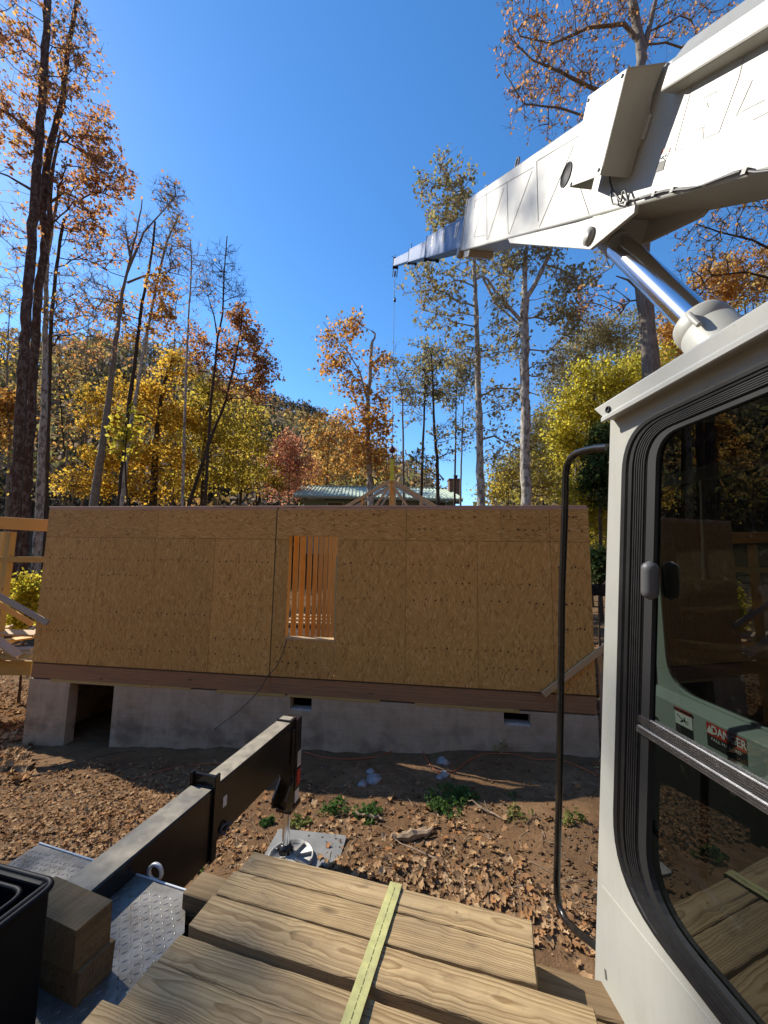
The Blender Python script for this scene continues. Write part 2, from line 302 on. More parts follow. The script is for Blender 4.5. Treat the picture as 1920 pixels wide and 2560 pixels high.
    M_['l_green'] = leafmat('dark_green_leaves', [(.055, .085, .028), (.085, .125, .04), (.04, .065, .025), (.12, .15, .05)], .3)
    M_['l_pale'] = leafmat('pale_olive_leaves', [(.36, .37, .15), (.46, .43, .19), (.30, .28, .13), (.50, .40, .18), (.34, .25, .13), (.22, .19, .11)], .5)
    M_['l_weed'] = leafmat('weed_leaves', [(.07, .14, .035), (.11, .20, .05), (.05, .10, .03), (.18, .26, .08)], .4)
    M_['l_weed2'] = leafmat('pale_weed_leaves', [(.20, .24, .07), (.28, .28, .09), (.14, .18, .05), (.32, .27, .10)], .4)
    M_['b_dark'] = bark('dark_mottled_bark', (.06, .033, .024), (.12, .072, .05), patch=(.17, .13, .105))
    M_['b_grey'] = bark('grey_bark', (.15, .125, .10), (.29, .25, .205))
    M_['b_brown'] = bark('brown_bark', (.05, .035, .025), (.10, .075, .055))
    M_['b_pale'] = bark('pale_bark', (.38, .34, .275), (.56, .52, .44), patch=(.20, .165, .13))
    m, nt, b = newmat('hill_floor'); n1 = noise(nt, coords(nt), .12, 8, .7); n2 = noise(nt, coords(nt), 1.1, 6, .7)
    c = ramp(nt, n1, [(.3, (.085, .062, .04)), (.5, (.13, .092, .052)), (.7, (.17, .125, .07))]); c = mixc(nt, ramp(nt, n2, [(.45, 0.), (.7, .7)]), c, (.05, .04, .03)); setp(nt, b, col=c, rough=1, spec=0, nrm=bump(nt, n2, 1, .5)); M_['hill'] = m
    m, nt, b = newmat('hill_tree_leaves'); a = nd(nt, 'VertexColor', layer_name='Col'); out = nt.nodes['Material Output']; nt.nodes.remove(b)
    mx = nd(nt, 'MixShader', {0: .4, 1: nd(nt, 'BsdfDiffuse', {'Color': a.outputs[0]}).outputs[0], 2: nd(nt, 'BsdfTranslucent', {'Color': a.outputs[0]}).outputs[0]}); nt.links.new(mx.outputs[0], out.inputs[0]); M_['hill_leaf'] = m
    m, nt, b = newmat('cab_glass'); out = nt.nodes['Material Output']; nt.nodes.remove(b); fr = nd(nt, 'Fresnel', {'IOR': 1.55})
    sm = noise(nt, coords(nt), 25, 6, .7)
    mx = nd(nt, 'MixShader', {0: mth(nt, 'MINIMUM', mth(nt, 'MULTIPLY', fr.outputs[0], 1.6), 1.), 1: nd(nt, 'BsdfTransparent', {'Color': (.40, .45, .43, 1)}).outputs[0], 2: nd(nt, 'BsdfGlossy', {'Color': (.9, .93, .92, 1), 'Roughness': .0}).outputs[0]})
    mx2 = nd(nt, 'MixShader', {0: mth(nt, 'MULTIPLY', ramp(nt, sm, [(.62, 0.), (.8, 1.)]), .05), 1: mx.outputs[0], 2: nd(nt, 'BsdfDiffuse', {'Color': (.6, .6, .55, 1)}).outputs[0]})
    nt.links.new(mx2.outputs[0], out.inputs[0]); M_['glass'] = m
    m, nt, b = newmat('view_darkening_glass'); out = nt.nodes['Material Output']; nt.nodes.remove(b); mx = nd(nt, 'MixShader', {0: .05, 1: nd(nt, 'BsdfTransparent', {'Color': (.10, .11, .10, 1)}).outputs[0], 2: nd(nt, 'BsdfGlossy', {'Color': (.8, .8, .8, 1), 'Roughness': .02}).outputs[0]}); nt.links.new(mx.outputs[0], out.inputs[0]); M_['tint'] = m  # dark tint put in to dim the sunlit ground behind the far window
    M_['strap'] = plain('yellow_webbing', (.46, .44, .17), .75, var=.2, sc=25, bs=.4, bsc=400, dirt=(.30, .28, .14), damt=.6); M_['sling'] = plain('bright_yellow_sling', (.70, .68, .05), .6)
    M_['roofmetal'] = plain('green_roof_metal', (.52, .60, .48), .65, 0, spec=.2, var=.08); M_['siding'] = plain('grey_green_siding', (.20, .24, .21), .7); M_['fascia'] = plain('pale_green_fascia', (.34, .40, .34), .6)
    M_['brick'] = plain('chimney_stone', (.20, .13, .095), .9, var=.4, sc=5, bs=.5, bsc=8); M_['pane'] = plain('house_window_glass', (.03, .035, .04), .1)
    M_['rock'] = plain('pale_rock', (.27, .265, .26), .9, var=.5, sc=7, bs=.6, bsc=14); M_['pad'] = plain('grey_pad', (.19, .19, .18), .7, var=.2, sc=5, dirt=(.36, .32, .25), bs=.2)
    M_['cord_o'] = plain('orange_cord', (.42, .10, .03), .6); M_['cord_d'] = plain('dark_cord', (.09, .085, .065), .6); M_['rope'] = plain('wire_rope', (.10, .10, .11), .5, .5)
    M_['hook'] = plain('dark_red_hook', (.12, .03, .02), .5); M_['barkbit'] = plain('bark_piece', (.30, .21, .13), .9, var=.4, sc=12, bs=.8, bsc=30)
    M_['skin'] = plain('skin', (.48, .28, .19), .55); M_['jeans'] = plain('dark_trousers', (.02, .021, .026), .85); M_['hair'] = plain('brown_hair', (.05, .03, .02), .7); M_['cap'] = plain('white_cap', (.75, .74, .72), .8)
    m, nt, b = newmat('red_plaid_shirt'); s = nd(nt, 'SeparateXYZ', {0: coords(nt)}); a1 = mth(nt, 'GREATER_THAN', mth(nt, 'FRACT', mth(nt, 'MULTIPLY', s.outputs[2], 11.)), .55); a2 = mth(nt, 'GREATER_THAN', mth(nt, 'FRACT', mth(nt, 'MULTIPLY', s.outputs[0], 11.)), .55)
    c = mixc(nt, a1, (.50, .06, .06), (.30, .03, .05)); c = mixc(nt, mth(nt, 'MULTIPLY', a2, .5), c, (.06, .02, .05)); setp(nt, b, col=c, rough=.85); M_['plaid'] = m
    # tread plate dust, beam top dust: dirt lies where it settled
    M_['dusty'] = plain('dusty_black_steel', (.30, .255, .18), .6, var=.35, sc=11, dirt=(.10, .085, .065), damt=.7, bs=.25, bsc=40)
mats()
# ------------------------------------------------------------------ ground and hills
def grid_mesh(name, xs, ys, zf, mt, kind='structure'):
    X, Y = np.meshgrid(xs, ys); Z = zf(X, Y); V = np.c_[X.ravel(), Y.ravel(), Z.ravel()]
    nx, ny = len(xs), len(ys); i = (np.arange(ny-1)[:, None]*nx + np.arange(nx-1)[None, :]).ravel()
    o = npmesh(name, V, [np.c_[i, i+1, i+nx+1, i+nx]], mt, smooth=True); tag(o, kind=kind); return o
def spread(a, b, near, n): 
    t = np.linspace(-1, 1, n); return np.where(t < 0, -(np.abs(t)**2.2)*-a*-1, (t**2.2)*b) if near == 0 else None
xs = np.unique(np.r_[-np.geomspace(8, 900, 40)[::-1], np.arange(-8, 6.01, .16), np.geomspace(6.2, 900, 40)])
ys = np.unique(np.r_[-np.geomspace(.5, 300, 20)[::-1], np.arange(-.4, 10, .16), np.geomspace(10.2, 1200, 50)])
def gfull(X, Y):
    Z = gz(np.clip(X, -60, 40), np.clip(Y, -60, 60)); n = np.zeros_like(Z)
    for k, (a, b, c, d) in enumerate(((9.3, 4.1, .012, 1.2), (5.2, -11.7, .010, .4), (16, 13, .006, 2), (-7, 19, .006, 0))): n += c*np.sin(a*X+b*Y+d)*np.sin(.37*b*X-.8*a*Y)
    return Z + n
ground = grid_mesh('ground', xs, ys, gfull, M_['dirt'])
def ridge_hill(name, pts, Y, y0, drop, seed):
    """a wooded slope: the skyline through pts (photo pixels, at depth Y) falls away to the yard in front and behind"""
    P = [atY(px, py, Y) for px, py in pts]; rx = np.array([p.x for p in P]); rz = np.array([p.z for p in P])
    xs = np.linspace(rx[0], rx[-1], 120); ys = np.r_[np.linspace(y0, Y, 44), np.linspace(Y*1.06, Y*1.7, 12)]
    def zf(X, Yy):
        top = np.interp(X*np.clip(Y/Yy, .5, 1.6)**.35, rx, rz); base = gz(np.clip(X, -60, 40), np.clip(Yy, -60, 60)) - .5
        t = np.clip((Yy-y0)/(Y-y0), 0, 1); t = t**1.15; b = np.clip((Yy-Y)/(Y*.7), 0, 1)
        r = np.random.default_rng(seed); z = base*(1-t) + top*t - b*drop
        for k in range(6):
            a, c = r.uniform(.03, .15, 2); z += 1.1*t*np.sin(a*X+c*Yy+r.uniform(0, 6))
        return z
    grid_mesh(name, xs, ys, zf, M_['hill']); return zf
hillA = ridge_hill('hill', [(-2600, 150), (-1500, 420), (-600, 700), (-100, 820), (0, 862), (100, 905), (300, 935), (480, 975), (690, 1058), (820, 1130), (1000, 1260), (1200, 1330)], 85, 34, 20, 1)
hillB = ridge_hill('far_hill', [(200, 990), (480, 965), (600, 992), (700, 1022), (764, 1046), (830, 1088), (900, 1140), (1000, 1195), (1150, 1290), (1300, 1340)], 250, 150, 60, 2)
hillC = ridge_hill('right_hill', [(1180, 1330), (1250, 1270), (1330, 1150), (1420, 1030), (1520, 940), (1700, 860), (1950, 760), (2600, 600), (4200, 300)], 75, 34, 20, 3)
# hillside woods: thousands of far crowns that read as one mass
def hill_woods(name, zf, n, xr, yr, hr, pal, clumps, size, seed, label_kind='stuff'):
    r = np.random.default_rng(seed); k = r.random(n); y = yr[0]+(yr[1]-yr[0])*r.random(n)**.8
    a = xr[0]+(xr[1]-xr[0])*r.random(n); x = a*y                       # even over the view
    z = zf(x, y); h = r.uniform(*hr, n); pal = np.array(pal); tint = pal[r.integers(0, len(pal), n)]*r.uniform(.7, 1.25, (n, 1))
    m = clumps; q = np.repeat(np.arange(n), m); u = r.normal(size=(n*m, 3)); u /= np.linalg.norm(u, axis=1)[:, None]; u *= r.random((n*m, 1))**.4
    c = np.c_[x[q]+u[:, 0]*h[q]*.30, y[q]+u[:, 1]*h[q]*.30, z[q]+h[q]*(.66+.36*u[:, 2])]
    t = r.normal(size=(n*m, 2, 3)); t /= np.linalg.norm(t, axis=2)[:, :, None]; s = (size*r.uniform(.5, 1.3, n*m))[:, None]
    V = np.concatenate([c+t[:, 0]*s, c-t[:, 0]*s*.6+t[:, 1]*s*.8, c-t[:, 1]*s], 0); N = n*m; i = np.arange(N)
    colr = tint[q]*r.uniform(.6, 1.3, (N, 1)); col = np.concatenate([colr]*3, 0)
    w = h*.014; b = np.c_[x, y, z-1.]; tp = np.c_[x+r.normal(0, .5, n), y, z+h]                # trunks
    o = len(V); tv = []
    for dx, dy in ((1, 0), (-.5, .87), (-.5, -.87)): tv += [b+np.c_[w*dx, w*dy, 0*w], tp+np.c_[w*dx*.2, w*dy*.2, 0*w]]
    V = np.concatenate([V]+tv, 0); j = np.arange(n); F2 = [np.c_[o+2*e*n+j, o+2*f*n+j, o+(2*f+1)*n+j, o+(2*e+1)*n+j] for e, f in ((0, 1), (1, 2), (2, 0))]
    col = np.concatenate([col, np.tile(np.array([[.10, .085, .07]]), (6*n, 1))], 0)
    ob = npmesh(name, V, [np.c_[i, i+N, i+2*N]]+F2, M_['hill_leaf'], col=col); tag(ob, kind='stuff'); return ob
PAL_A = [(.40, .29, .15), (.52, .34, .11), (.30, .23, .14), (.56, .41, .12), (.34, .31, .12), (.46, .26, .10), (.24, .20, .14), (.38, .29, .20)]
tag(hill_woods('hillside_forest', hillA, 1500, (-2.6, .12), (36, 92), (7, 12), PAL_A, 55, .50, 11), 'brown and gold autumn woods covering the left hillside', 'forest')
tag(hill_woods('ridge_forest', hillB, 1500, (-.55, .15), (165, 255), (8, 13), [(.16, .13, .10), (.13, .12, .11), (.20, .14, .09), (.12, .12, .10), (.22, .15, .08)], 34, 1.2, 12), 'dark grey brown woods on the distant ridge', 'forest')
tag(hill_woods('slope_forest', hillC, 650, (.3, 1.9), (36, 80), (7, 12), [(.40, .34, .12), (.44, .36, .09), (.33, .27, .14), (.36, .32, .19), (.30, .22, .12), (.46, .38, .07)], 70, .42, 13), 'tan and olive woods climbing the right hillside', 'forest')
def hillD(x, y):
    d = np.maximum(0, np.hypot(x-2, y-4)-26); return gz(np.clip(x, -60, 40), np.clip(y, -60, 60))*.4 + .78*d - .0022*d**2
def back_hill():  # unseen slope added behind the camera to cut the blue sky fill
    th = np.linspace(R_(-165), R_(18), 80); rr = np.linspace(24, 110, 40); T_, Q = np.meshgrid(th, rr); X = 2+Q*np.cos(T_); Y = 4+Q*np.sin(T_); V = np.c_[X.ravel(), Y.ravel(), (hillD(X, Y)-.4).ravel()]
    i = (np.arange(39)[:, None]*80+np.arange(79)[None]).ravel(); tag(npmesh('sky_blocking_slope', V, [np.c_[i, i+1, i+81, i+80]], M_['hill'], smooth=True), kind='structure')
back_hill()
def bounce_woods():  # unseen woods, added to throw warm bounce light onto the shaded wall
    r = np.random.default_rng(31); n = 900; th = r.uniform(R_(-165), R_(16), n); q = 28+70*r.random(n)**.8; x = 2+q*np.cos(th); y = 4+q*np.sin(th); z = hillD(x, y); h = r.uniform(9, 15, n)
    pal = np.array([(.72, .46, .12), (.64, .38, .12), (.74, .54, .16), (.56, .37, .16), (.66, .32, .11)]); tint = pal[r.integers(0, 5, n)]; m = 50; k = np.repeat(np.arange(n), m)
    u = r.normal(size=(n*m, 3)); u /= np.linalg.norm(u, axis=1)[:, None]; u *= r.random((n*m, 1))**.4; c = np.c_[x[k]+u[:, 0]*h[k]*.3, y[k]+u[:, 1]*h[k]*.3, z[k]+h[k]*(.6+.4*u[:, 2])]
    t = r.normal(size=(n*m, 2, 3)); t /= np.linalg.norm(t, axis=2)[:, :, None]; s = r.uniform(.4, .9, n*m)[:, None]; V = np.concatenate([c+t[:, 0]*s, c-t[:, 0]*s*.6+t[:, 1]*s*.8, c-t[:, 1]*s]); N = n*m; i = np.arange(N); col = tint[k]*r.uniform(.7, 1.2, (N, 1))
    tag(npmesh('warm_bounce_forest', V, [np.c_[i, i+N, i+2*N]], M_['hill_leaf'], col=np.concatenate([col]*3)), 'unseen golden woods behind the crane, added to bounce warm light', 'forest', kind='stuff')
bounce_woods()
# ------------------------------------------------------------------ the house under construction
house = empty('house_under_construction', HM, 'unfinished house with OSB sheathed front wall on a parged block foundation', 'house')
ZB = hloc(83, 1656)[1]; ZB = (ZB + hloc(1491, 1736)[1])/2       # bottom of sheathing
ZT = (hloc(125, 1277)[1]+hloc(1469, 1272)[1])/2                  # top of sheathing
ZS = (hloc(120, 1343)[1]+hloc(1470, 1355)[1])/2                  # seam between the sheets and the upper strip
ZP = ZT + .075; ZR = ZB - .30
HLEN = hloc(1480, 1500)[0]; HDEP = 7.6; T = .012
def hbox(mb, x0, x1, y0, y1, z0, z1, m=0): return mb.box((x0, y0, z0), (x1, y1, z1), m, HM)
wx0, wz1 = hloc(724, 1342); wx1 = hloc(841, 1470)[0]; wz0 = hloc(780, 1596)[1]; wz1 = hloc(780, 1341)[1]
seams = [0]+[hloc(p, 1500)[0] for p in (238, 379, 530, 683, 841, 1014, 1194, 1380)]+[HLEN]
seams[5] = wx1
rn = random.Random(3)
def nails(mb, x0, x1, z0, z1, rows, y=-.0025):
    for zc in rows:
        for xc in (x0+.2*(x1-x0), x0+.5*(x1-x0), x0+.8*(x1-x0)):
            for k in (-1, 0, 1):
                if rn.random() < .22: continue
                x = xc+k*.11+rn.uniform(-.012, .012); z = zc+rn.uniform(-.014, .014)
                if not (x0+.03 < x < x1-.03 and z0+.03 < z < z1-.03): continue
                s = rn.uniform(.010, .017)
                v = [HM @ Vector((x+a, y, z+b)) for a, b in ((-s, -.004), (-.004, -s), (.004, -s*.9), (s, -.003), (s*.9, .005), (.005, s*1.3), (-.003, s), (-s*.8, .004))]
                mb.add(v, [tuple(range(8))], 1)
def panel(x0, x1, z0, z1, mt, rows, gl=.003, gr=.003):
    mb = MB(); hbox(mb, x0+gl, x1-gr, -T, 0, z0+.003, z1-.003); nails(mb, x0, x1, z0, z1, rows, -T-.0015)
    return mb.build('sheathing_panel', [mt, M_['nail']], house, HM)
mid = [ZB+q for q in (.33, .62, 1.02, 1.42, 1.72, 2.02)]
for i in range(9):
    a, b = seams[i], seams[i+1]; g0 = .010 if i == 4 else .003; g1 = .010 if i == 3 else .003
    rows = sorted(rn.sample(mid, 4)) if i not in (0, 8) else sorted(rn.sample(mid, 4))
    if i == 4:                                                     # the sheet that the window is cut out of
        mb = MB(); hbox(mb, a+g0, wx0, -T, 0, ZB+.003, ZS-.003); hbox(mb, wx0, b-.004, -T, 0, ZB+.003, wz0)
        nails(mb, a, b, ZB, wz0, [ZB+.25, ZB+.5], -T-.0015); mb.build('sheathing_panel', [M_['osb_v'], M_['nail']], house, HM)
    else: panel(a, b, ZB, ZS, M_['osb_v'], rows, g0, g1)
strips = [0, hloc(396, 1310)[0], seams[4], hloc(1016, 1310)[0], hloc(1252, 1310)[0], seams[8], HLEN]
for i in range(6):
    a, b = strips[i], strips[i+1]; g0 = .010 if i == 2 else .003; g1 = .010 if i == 1 else .003
    if i == 2:
        mb = MB(); zc = min(wz1, ZT-.1); hbox(mb, a+g0, b-.004, -T, 0, max(zc, ZS)+.003, ZT); nails(mb, a, b, ZS, ZT, [ZS+.26, ZS+.45], -T-.0015)
        if zc > ZS: hbox(mb, a+g0, wx0, -T, 0, ZS+.003, zc+.003); hbox(mb, wx1, b-.004, -T, 0, ZS+.003, zc+.003)
        mb.build('sheathing_panel', [M_['osb_h'], M_['nail']], house, HM)
    else: panel(a, b, ZS, ZT, M_['osb_h'], [ZS+.40] if i < 2 else [ZS+.2, ZS+.42], g0, g1)
# framing behind the front sheathing: plates, studs, the window's rough opening
SW = .14
mb = MB(); hbox(mb, 0, seams[4], -.004, SW, ZT+.001, ZT+.040); hbox(mb, seams[4]+.03, HLEN, -.006, SW, ZT+.001, ZT+.040)
hbox(mb, -.01, strips[1]+1.1, -.008, SW, ZT+.042, ZP); hbox(mb, strips[1]+1.11, strips[3]+.4, -.014, SW, ZT+.042, ZP+.003); hbox(mb, strips[3]+.41, HLEN-.02, -.006, SW, ZT+.042, ZP)
mb.build('top_plate', M_['plate'], house, bevel=.003)
mb = MB(); hbox(mb, 0, HLEN, .002, SW, ZB, ZB+.04); mb.build('bottom_plate', M_['pale'], house)
def stud(x, y0=.002, y1=SW, z0=None, z1=None, w=.038, parent=house, mt='stud'):
    p = HM @ Vector((x, (y0+y1)/2, 0)); M = frame(HM @ Vector((x, (y0+y1)/2, z0)), (0, 0, 1), HV)
    mb = MB(); mb.box((0, -w/2, -(y1-y0)/2), (z1-z0, w/2, (y1-y0)/2)); return mb.build('stud', M_[mt], parent, M, local=True, bevel=.002)
x = .02
while x < HLEN:
    if not (wx0-.06 < x < wx1+.06): stud(x, .002, SW, ZB+.041, ZT-.001)
    x += .406
for xx in (wx0-.022, wx1+.022): stud(xx, .002, SW, ZB+.041, ZT-.001, .042)
mb = MB(); hbox(mb, wx0, wx1, -.016, SW, wz0-.038, wz0-.001); mb.build('window_sill', M_['pale'], house, bevel=.003)
mb = MB(); hbox(mb, wx0, wx1, .002, SW, wz1+.003, ZT-.002); mb.build('window_header', M_['stud'], house)
mb = MB(); hbox(mb, wx1-.018, wx1+.0, -.0115, -.002, wz0+.002, wz1-.35); mb.build('window_edge_trim', plain('green_osb_edge', (.30, .36, .22), .7), house)
# gap backing is the studs' housewrap-less dark; a green sealed edge shows in the wide joint
mb = MB(); hbox(mb, seams[4]-.010, seams[4]+.010, -.004, .0015, ZB, ZT); mb.build('panel_edge', M_['seam'], house)
mb = MB()
for q in seams[1:4]+seams[6:9]: hbox(mb, q-.02, q+.02, -.003, .001, ZB, ZS)
for q in strips[1:2]+strips[3:6]: hbox(mb, q-.02, q+.02, -.003, .001, ZS, ZT)
hbox(mb, 0, wx0-.01, -.0025, .0012, ZS-.01, ZS+.01); hbox(mb, wx1+.01, HLEN, -.0025, .0012, ZS-.01, ZS+.01)
mb.build('joint_backing', M_['seamd'], house)
# floor, rim board, sill, foundation
mb = MB(); hbox(mb, .05, HLEN-.05, .05, HDEP-.05, ZB-.03, ZB-.003); mb.build('subfloor', M_['osb_v'], house, HM)
mb = MB(); hbox(mb, .01, HLEN-.01, .002, HDEP, ZB-.026, ZB-.002); mb.build('sheathing_shadow_gap', M_['seamd'], house)
rs = [0, seams[4]+.02, hloc(1386, 1760)[0], HLEN]
for i in range(3):
    M = frame(HM @ Vector((rs[i]+.002, .02, (ZB+ZR)/2-.012)), HU); mb = MB(); mb.box((0, -.02, -(ZB-ZR)/2+.018), (rs[i+1]-rs[i]-.004, .02, (ZB-ZR)/2-.016)); mb.build('rim_board', M_['rim'], house, M, local=True, bevel=.003)
mb = MB(); hbox(mb, .0, .04, .045, HDEP, ZR-.02, ZB-.031); hbox(mb, HLEN-.04, HLEN, .045, HDEP, ZR-.02, ZB-.031); hbox(mb, .05, HLEN-.05, HDEP-.04, HDEP, ZR-.02, ZB-.031); mb.build('side_rim_board', M_['rim'], house)
mb = MB()
for a, b, h in ((.45, 2.6, .022), (2.62, 3.4, .012), (3.9, 5.2, .028), (5.25, 6.9, .020), (7.5, 8.9, .014), (8.3, 9.2, .03)): hbox(mb, a, min(b, HLEN-.05), -.006 if h != .03 else -.010, .12, ZR-.018-h, ZR+.004)
mb.build('sill_plate', M_['treated'], house, bevel=.002)
d0, d1 = hloc(166, 1790)[0], hloc(279, 1790)[0]; dz1 = hloc(225, 1711)[1]; dz0 = hloc(160, 1870)[1]-.02
v1a, v1b = hloc(725, 1760)[0], hloc(779, 1760)[0]; v1z1, v1z0 = hloc(750, 1744)[1], hloc(750, 1778)[1]
v2a, v2b = hloc(1260, 1800)[0], hloc(1327, 1800)[0]; v2z1, v2z0 = hloc(1290, 1783)[1], hloc(1290, 1815)[1]
FT = ZR-.02; FB = -.9; FW = .2
mb = MB()
def fcol(a, b, z0=FB, z1=FT): hbox(mb, a, b, .0, FW, z0, z1)
fcol(-.02, d0); fcol(d0, d1, FB, dz0); fcol(d0, d1, dz1, FT); fcol(d1, v1a); fcol(v1a, v1b, FB, v1z0); fcol(v1a, v1b, v1z1, FT); fcol(v1b, v2a); fcol(v2a, v2b, FB, v2z0); fcol(v2a, v2b, v2z1, FT); fcol(v2b, HLEN+.01)
hbox(mb, -.02, FW-.02, FW, HDEP, FB, FT); hbox(mb, HLEN+.01-FW, HLEN+.01, FW, HDEP, FB, FT); hbox(mb, FW, HLEN-FW, HDEP-FW, HDEP, FB, FT)
fd = mb.build('foundation_wall', M_['conc'], house)
mb = MB(); hbox(mb, d0-.1, d1+.03, -.10, -.001, dz0-.07, dz0+.015); mb.build('door_threshold', M_['conc'], house, bevel=.01)
for a, b, z in ((v1a, v1b, v1z0), (v2a, v2b, v2z0)):
    mb = MB(); hbox(mb, a+.01, b-.01, .02, FW-.01, z+.001, z+.03); hbox(mb, (a+b)/2-.008, (a+b)/2+.008, .03, .06, z+.031, z+.05); mb.build('vent_frame', M_['galv'], house)
# other outer walls: studs with sheathing on the outside; right corner shows from the yard
def wall_side(x0, x1):
    mb = MB(); hbox(mb, x0, x1, .15, HDEP-.1, ZB, ZT); return mb.build('side_sheathing', M_['osb_v'], house, HM)
wall_side(HLEN, HLEN+T); 
mb = MB(); hbox(mb, HLEN-.14, HLEN, .145, HDEP, ZT+.001, ZP); hbox(mb, 0, .14, .145, HDEP, ZT+.001, ZP); hbox(mb, .14, HLEN-.14, HDEP-.14, HDEP, ZT+.001, ZP); mb.build('side_top_plate', M_['plate'], house)
for k in range(18):
    stud(.072, .3+k*.406, .3+k*.406+.04, ZB, ZT, .14); 
for k in range(24): stud(.25+k*.406, HDEP-.14, HDEP, ZB, ZT)
# the stud partition seen through the window
ix = wx0 - .012
for k in range(15): stud(ix+.05, .26+k*.406, .26+k*.406+.042, ZB+.04, ZT-.04, .092)
mb = MB(); hbox(mb, ix, ix+.1, .24, 6.4, ZB, ZB+.039); hbox(mb, ix, ix+.1, .24, 6.4, ZT-.039, ZT); mb.build('partition_plate', M_['stud'], house)
# ------------------------------------------------------------------ porch frame left of the house and its lumber pile
def plank(name, p, q, w, t, mt, label=None, cat='board', group=None, up=(0, 0, 1), parent=None, bevel=.003, rough=0, seg=1):
    p = Vector(p); q = Vector(q); M = frame(p, q-p, up); L = (q-p).length; mb = MB()
    if rough:
        n = 26; rr = random.Random(int(1000*abs(p.x+p.y*3+p.z*7))); v = []
        off = [[rr.gauss(0, rough*.3) for _ in range(8)] for _ in range(n+1)]
        for i in range(n+1):
            x = L*i/n + (0 if 0 < i < n else 0)
            for j, (a, b) in enumerate(((-1, -1), (1, -1), (1, 1), (-1, 1))):
                e = rough*.25*math.sin(i*.45+j*2+p.x*9); v.append(Vector((x+(off[0][j]*3 if i in (0, n) else 0), a*(w/2)+off[i][j]+e*(a), b*(t/2)+off[i][j+4]*.6)))
        f = [(i*4+j, (i+1)*4+j, (i+1)*4+(j+1) % 4, i*4+(j+1) % 4) for i in range(n) for j in range(4)]
        f = [q_[::-1] for q_ in f]; f += [(0, 1, 2, 3)[::-1], (n*4, n*4+1, n*4+2, n*4+3)]
        mb.add(v, f)
    else: mb.box((0, -w/2, -t/2), (L, w/2, t/2))
    o = mb.build(name, M_[mt] if isinstance(mt, str) else mt, parent, M, local=True, bevel=bevel, seg=seg)
    if label: tag(o, label, cat, group)
    return o
PY = 8.7
porch = empty('porch_frame', atY(20, 1665, PY), 'yellow timber porch frame with posts and rail left of the OSB wall', 'porch frame')
a, b = atY(-420, 1283, PY-.35), atY(124, 1314, PY); plank('beam', a, b, .09, .27, 'stud', parent=porch)
a, b = atY(-420, 1396, PY-.35), atY(114, 1399, PY+.05); plank('rail', a, b, .04, .13, 'treated', parent=porch)
for px, yy, w in ((29, PY+.02, .13), (11, PY+.9, .14), (-210, PY-.1, .13)):
    t = atY(px, 1330, yy); plank('post', (t.x, t.y, float(gz(t.x, t.y))-.3), t, w, .13, 'treated', parent=porch, up=HV)
a, b = atY(-420, 1667, PY-.35), atY(80, 1670, PY-.02); plank('deck_beam', a, b, .05, .30, 'treated', parent=porch)
DZ = atY(40, 1653, PY).z
plank('deck_board', (a.x, a.y+.75, DZ-.06), (b.x-.02, b.y+.75, DZ-.03), 1.4, .04, 'pale', parent=porch)
brd = [((-160, 1574), (93, 1584), .0, .20, .05, 'pale', 'pale board lying level on top of the lumber pile left of the house'),
       ((-60, 1560), (48, 1640), -.35, .16, .04, 'grey_wood', 'grey board with a shaded end slanting down over the lumber pile'),
       ((-90, 1575), (44, 1645), -.40, .05, .04, 'pale', 'thin pale batten beside the grey slanting board on the lumber pile'),
       ((-120, 1628), (82, 1622), -.15, .12, .05, 'grey_wood', 'grey brown board at the front of the lumber pile'),
       ((-150, 1640), (80, 1641), -.22, .14, .04, 'treated', 'lowest front board of the lumber pile on the porch deck'),
       ((-60, 1612), (85, 1592), .35, .14, .04, 'stud', 'orange board at the back of the lumber pile, crossing the others'),
       ((-10, 1627), (90, 1575), .5, .12, .04, 'pale', 'pale board tilted up against the house end in the lumber pile'),
       ((6, 1571), (31, 1566), .7, .14, .05, 'treated', 'short yellow block standing up behind the lumber pile'),
       ((30, 1600), (88, 1566), .75, .16, .03, 'grey_wood', 'wide pale grey board leaning back in the lumber pile')]
for p, q, dy, w, t, mt, lb in brd:
    plank('loose_board', atY(*p, PY+dy), atY(*q, PY+dy+.05), w, t, mt, lb, up=(0, -.35, 1))
plank('leaning_board', atY(-110, 1430, 7.75), atY(120, 1558, 7.62), .10, .04, 'grey_wood', 'grey board slanting down to the left edge of the OSB wall', up=(0, -1, .25))
plank('leaning_brace', atY(-100, 1450, 8.45), atY(80, 1560, 8.5), .10, .045, 'stud', 'orange brace board slanting behind the grey leaning board', up=(0, -1, .25))
for k, (px, py) in enumerate(((60, 1632), (30, 1622), (12, 1640))):
    plank('scrap_board', atY(px-60, py+6, PY-.1+k*.1), atY(px+18, py-12, PY-.05+k*.1), .09, .03, 'pale' if k % 2 else 'grey_wood', 'short scrap of board jumbled in the lumber pile left of the house', group='scraps in the lumber pile')
# right end of the wall: brace, post
a = HM @ Vector((hloc(1355, 1733)[0], -.075, hloc(1355, 1733)[1])); b = HM @ Vector((hloc(1512, 1606)[0]+.12, -.04, hloc(1512, 1606)[1]+.05))
plank('brace_board', a, b, .09, .04, 'pale', 'pale brace board leaning across the right corner of the OSB wall', up=HV)
plank('corner_stake', atY(1496, 1632, 6.75), atY(1506, 1690, 6.7), .09, .04, 'pale', 'short pale stake sloping behind the right corner of the wall', up=HV)
p = atY(1501, 1680, 6.62); plank('corner_post', (p.x, p.y, float(gz(p.x, p.y))-.2), p, .07, .05, 'grey_wood', 'grey post standing on the ground by the right wall corner', cat='post', up=HV)
